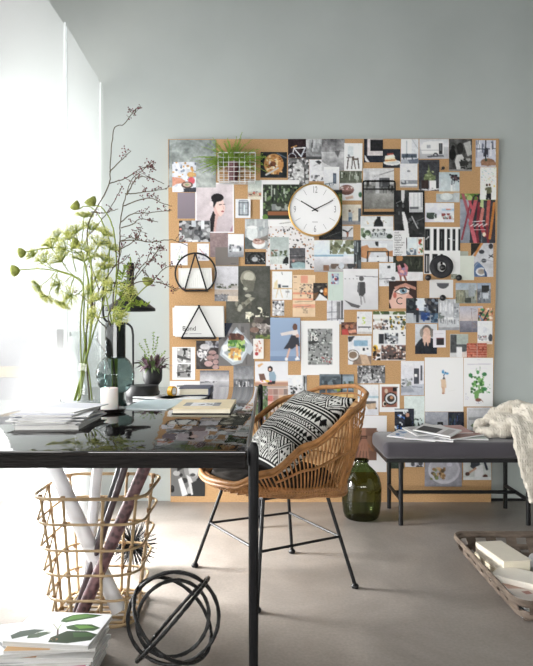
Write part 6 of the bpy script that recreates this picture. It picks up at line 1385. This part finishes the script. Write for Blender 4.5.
# ------------------------------------------------------------------ tray basket on the floor
M_SPLINT = mat('weathered_splint', '6c6056', .75, spec=.2, noise=.35, nscale=14, stretch=(1, 1, 3), bump=.4, bscale=40)
def tray():
    cx, cy = 1.250, 2.655; hx0, hy0 = .365, .400
    t = thing('tray_basket', (cx, cy, 0), 'low weathered splint wood tray basket at the right edge, filled with books', 'basket')
    def ring(z, k): return rrect(cx, cy, z, hx0-k, hy0-k, .062, 8)
    H = .082
    rm = MB()
    top = ring(H, 0); rm.tube(top, .0095, 8, closed=True, flat=(1.4, .7)); rm.build('rim_band', M_SPLINT, t)
    MB().tube(ring(H-.006, .013), .006, 8, closed=True, flat=(1.5, .6)).build('inner_band', M_SPLINT, t)
    outer = ring(H, .006); bot = ring(.006, .050); mid = ring(.040, .018)
    n = len(outer); L = [0]
    cl = lambda pts: catmull(pts+[pts[0]], 4)
    # even spacing of the upright splints
    def resample(pts, k):
        P_ = pts+[pts[0]]; d = [0]
        for a, b in zip(P_, P_[1:]): d.append(d[-1]+(b-a).length)
        out = []
        for i in range(k):
            s = d[-1]*i/k
            j = max(q for q in range(len(d)) if d[q] <= s+1e-9); j = min(j, len(P_)-2)
            f_ = (s-d[j])/max(1e-9, d[j+1]-d[j]); out.append(P_[j]+(P_[j+1]-P_[j])*f_)
        return out
    K = 30; o_, m_, b_ = resample(outer, K), resample(mid, K), resample(bot, K)
    for i in range(K):
        sp = MB()
        tg = (o_[(i+1) % K]-o_[i-1]).normalized()*.024; nn = Vector((tg.y, -tg.x, 0)).normalized()*.0018
        for a, b in ((o_[i], m_[i]), (m_[i], b_[i])):
            q = [a-tg, a+tg, b+tg, b-tg]
            sp.add([p+nn for p in q]+[p-nn for p in q], [(0, 1, 2, 3), (7, 6, 5, 4), (0, 4, 5, 1), (1, 5, 6, 2), (2, 6, 7, 3), (3, 7, 4, 0)])
        sp.build('side_splint', M_SPLINT, t, smooth=False)
    hb = MB(); hb.tube(ring(.028, .027), .009, 6, closed=True, flat=(1.5, .3)); hb.build('woven_band', M_SPLINT, t)
    ba = MB()
    for i in range(11):
        x = cx-hx0+.07+i*(2*hx0-.14)/10; ba.box((x-.026, cy-hy0+.05, .003), (x+.026, cy+hy0-.05, .006))
    for i in range(12):
        y = cy-hy0+.07+i*(2*hy0-.14)/11; ba.box((cx-hx0+.05, y-.024, .006), (cx+hx0-.05, y+.024, .009))
    ba.build('base_weave', M_SPLINT, t, smooth=False)
tray()
def cream_book(label, x, y, z, w, l, th, rz, tilt=0, cover='e4dccd'):
    R = Matrix.Translation((x, y, z)) @ Matrix.Rotation(math.radians(rz), 4, 'Z') @ Matrix.Rotation(math.radians(tilt), 4, 'X')
    R, t, mc = hardback(x, y, z, w, l, th, rz, label, cover, M=R)
    t['group'] = 'cream books in the tray basket'
    MB().rbox((-w/2, -l/2, th-.004), (w/2, l/2, th), .0012, 1, M=R).rbox((-w/2, -l/2, 0), (w/2, l/2, .004), .0012, 1, M=R).rbox((-w/2, -l/2, .001), (-w/2+.004, l/2, th-.001), .001, 1, M=R).build('hard_cover', mc, t, smooth=False)
cream_book('lower cream book under the thick one in the tray basket', 1.005, 2.765, .010, .115, .25, .045, 6, cover='d6cab2')
cream_book('thick cream book on top at the back left of the tray basket', 1.012, 2.745, .0555, .122, .25, .052, 8)
mz = .010
for i, (lab, cv, sp) in enumerate((('lowest magazine in the tray basket\'s front corner', 'c8c8cc', '5a5f66'), ('second magazine from the bottom in the tray basket', 'd0d0d4', 'b8bcc2'), ('third magazine from the bottom in the tray basket', 'd8d8da', '3f4248'), ('fourth magazine from the bottom in the tray basket', 'd8d8da', 'd0d0d4'))):
    magazine(1.035+.004*i, 2.44-.002*i, mz, .21, .265, .0085, -3+i, lab, 'magazines in the tray basket', cv, '', spine=sp); mz += .0092
magazine(1.035, 2.44, mz, .212, .27, .0085, 1, 'top magazine in the tray basket, cover in soft pink and brown', 'magazines in the tray basket', 'd8c4b8', 'g 0 40 b08a78 c8a898; g 40 100 e0d4cc e6dcd8; p 6c5046 10 14 40 6 70 18 54 30 24 30; p 8a6a5c 50 40 80 34 96 50 70 58; p f0ece8 40 60 90 56 96 96 52 90; p a87870 20 50 34 48 36 58 24 60; r 0 96 100 100 f2f2f2', spine='e4e4e4')
cream_book('flat cream book lying askew across the top magazine in the tray basket', 1.048, 2.505, mz+.0095, .135, .30, .024, 128-90+12, cover='e8e2d8')
def prolls():
    for i, (a, b, lab) in enumerate((((1.135, 2.83, .033), (1.185, 2.60, .033), 'white paper roll lying behind the cream books in the tray basket'), ((1.19, 2.86, .033), (1.25, 2.63, .033), 'white paper roll at the far right in the tray basket'))):
        a = Vector(a)+Vector((0, 0, .03*0)); b = Vector(b); d = (b-a); L = d.length; d.normalize(); u = d.orthogonal().normalized(); M3 = Matrix((u, d.cross(u), d)).transposed(); r = .0235
        t = thing('paper_roll', (a+b)/2, lab, 'paper roll', 'paper rolls in the tray basket')
        MB().lathe([(r*.7, 0), (r, 0), (r, L), (r*.7, L)], a, 24, M=M3).build('rolled_sheet', mwt, t)
        MB().lathe([(r*.69, .001), (r*.69, L-.001)], a, 20, M=M3).build('inner_core', M_WHITE, t)
prolls()

# ------------------------------------------------------------------ camera, world
cam = bpy.data.cameras.new('camera'); co = bpy.data.objects.new('camera', cam); COL.objects.link(co)
co.location = (0, 0, HC); co.rotation_euler = (math.radians(90), 0, 0)
cam.sensor_fit = 'AUTO'; cam.sensor_width = 36; cam.lens = 36*F/666; cam.clip_start = .05
SC.camera = co
w = bpy.data.worlds.new('world'); SC.world = w; w.use_nodes = True
bg = w.node_tree.nodes['Background']; bg.inputs['Color'].default_value = (*WORLDC, 1); bg.inputs['Strength'].default_value = WORLDS
SC.view_settings.view_transform = 'Standard'; SC.view_settings.look = 'None'; SC.view_settings.gamma = 1; SC.view_settings.use_curve_mapping = False
SC.view_settings.exposure = EXPO
SC.cycles.max_bounces = 10; SC.cycles.transparent_max_bounces = 24; SC.cycles.diffuse_bounces = 5; SC.cycles.glossy_bounces = 5
SC.cycles.use_denoising = True; SC.cycles.caustics_reflective = False; SC.cycles.caustics_refractive = False
SC.cycles.sample_clamp_indirect = 6
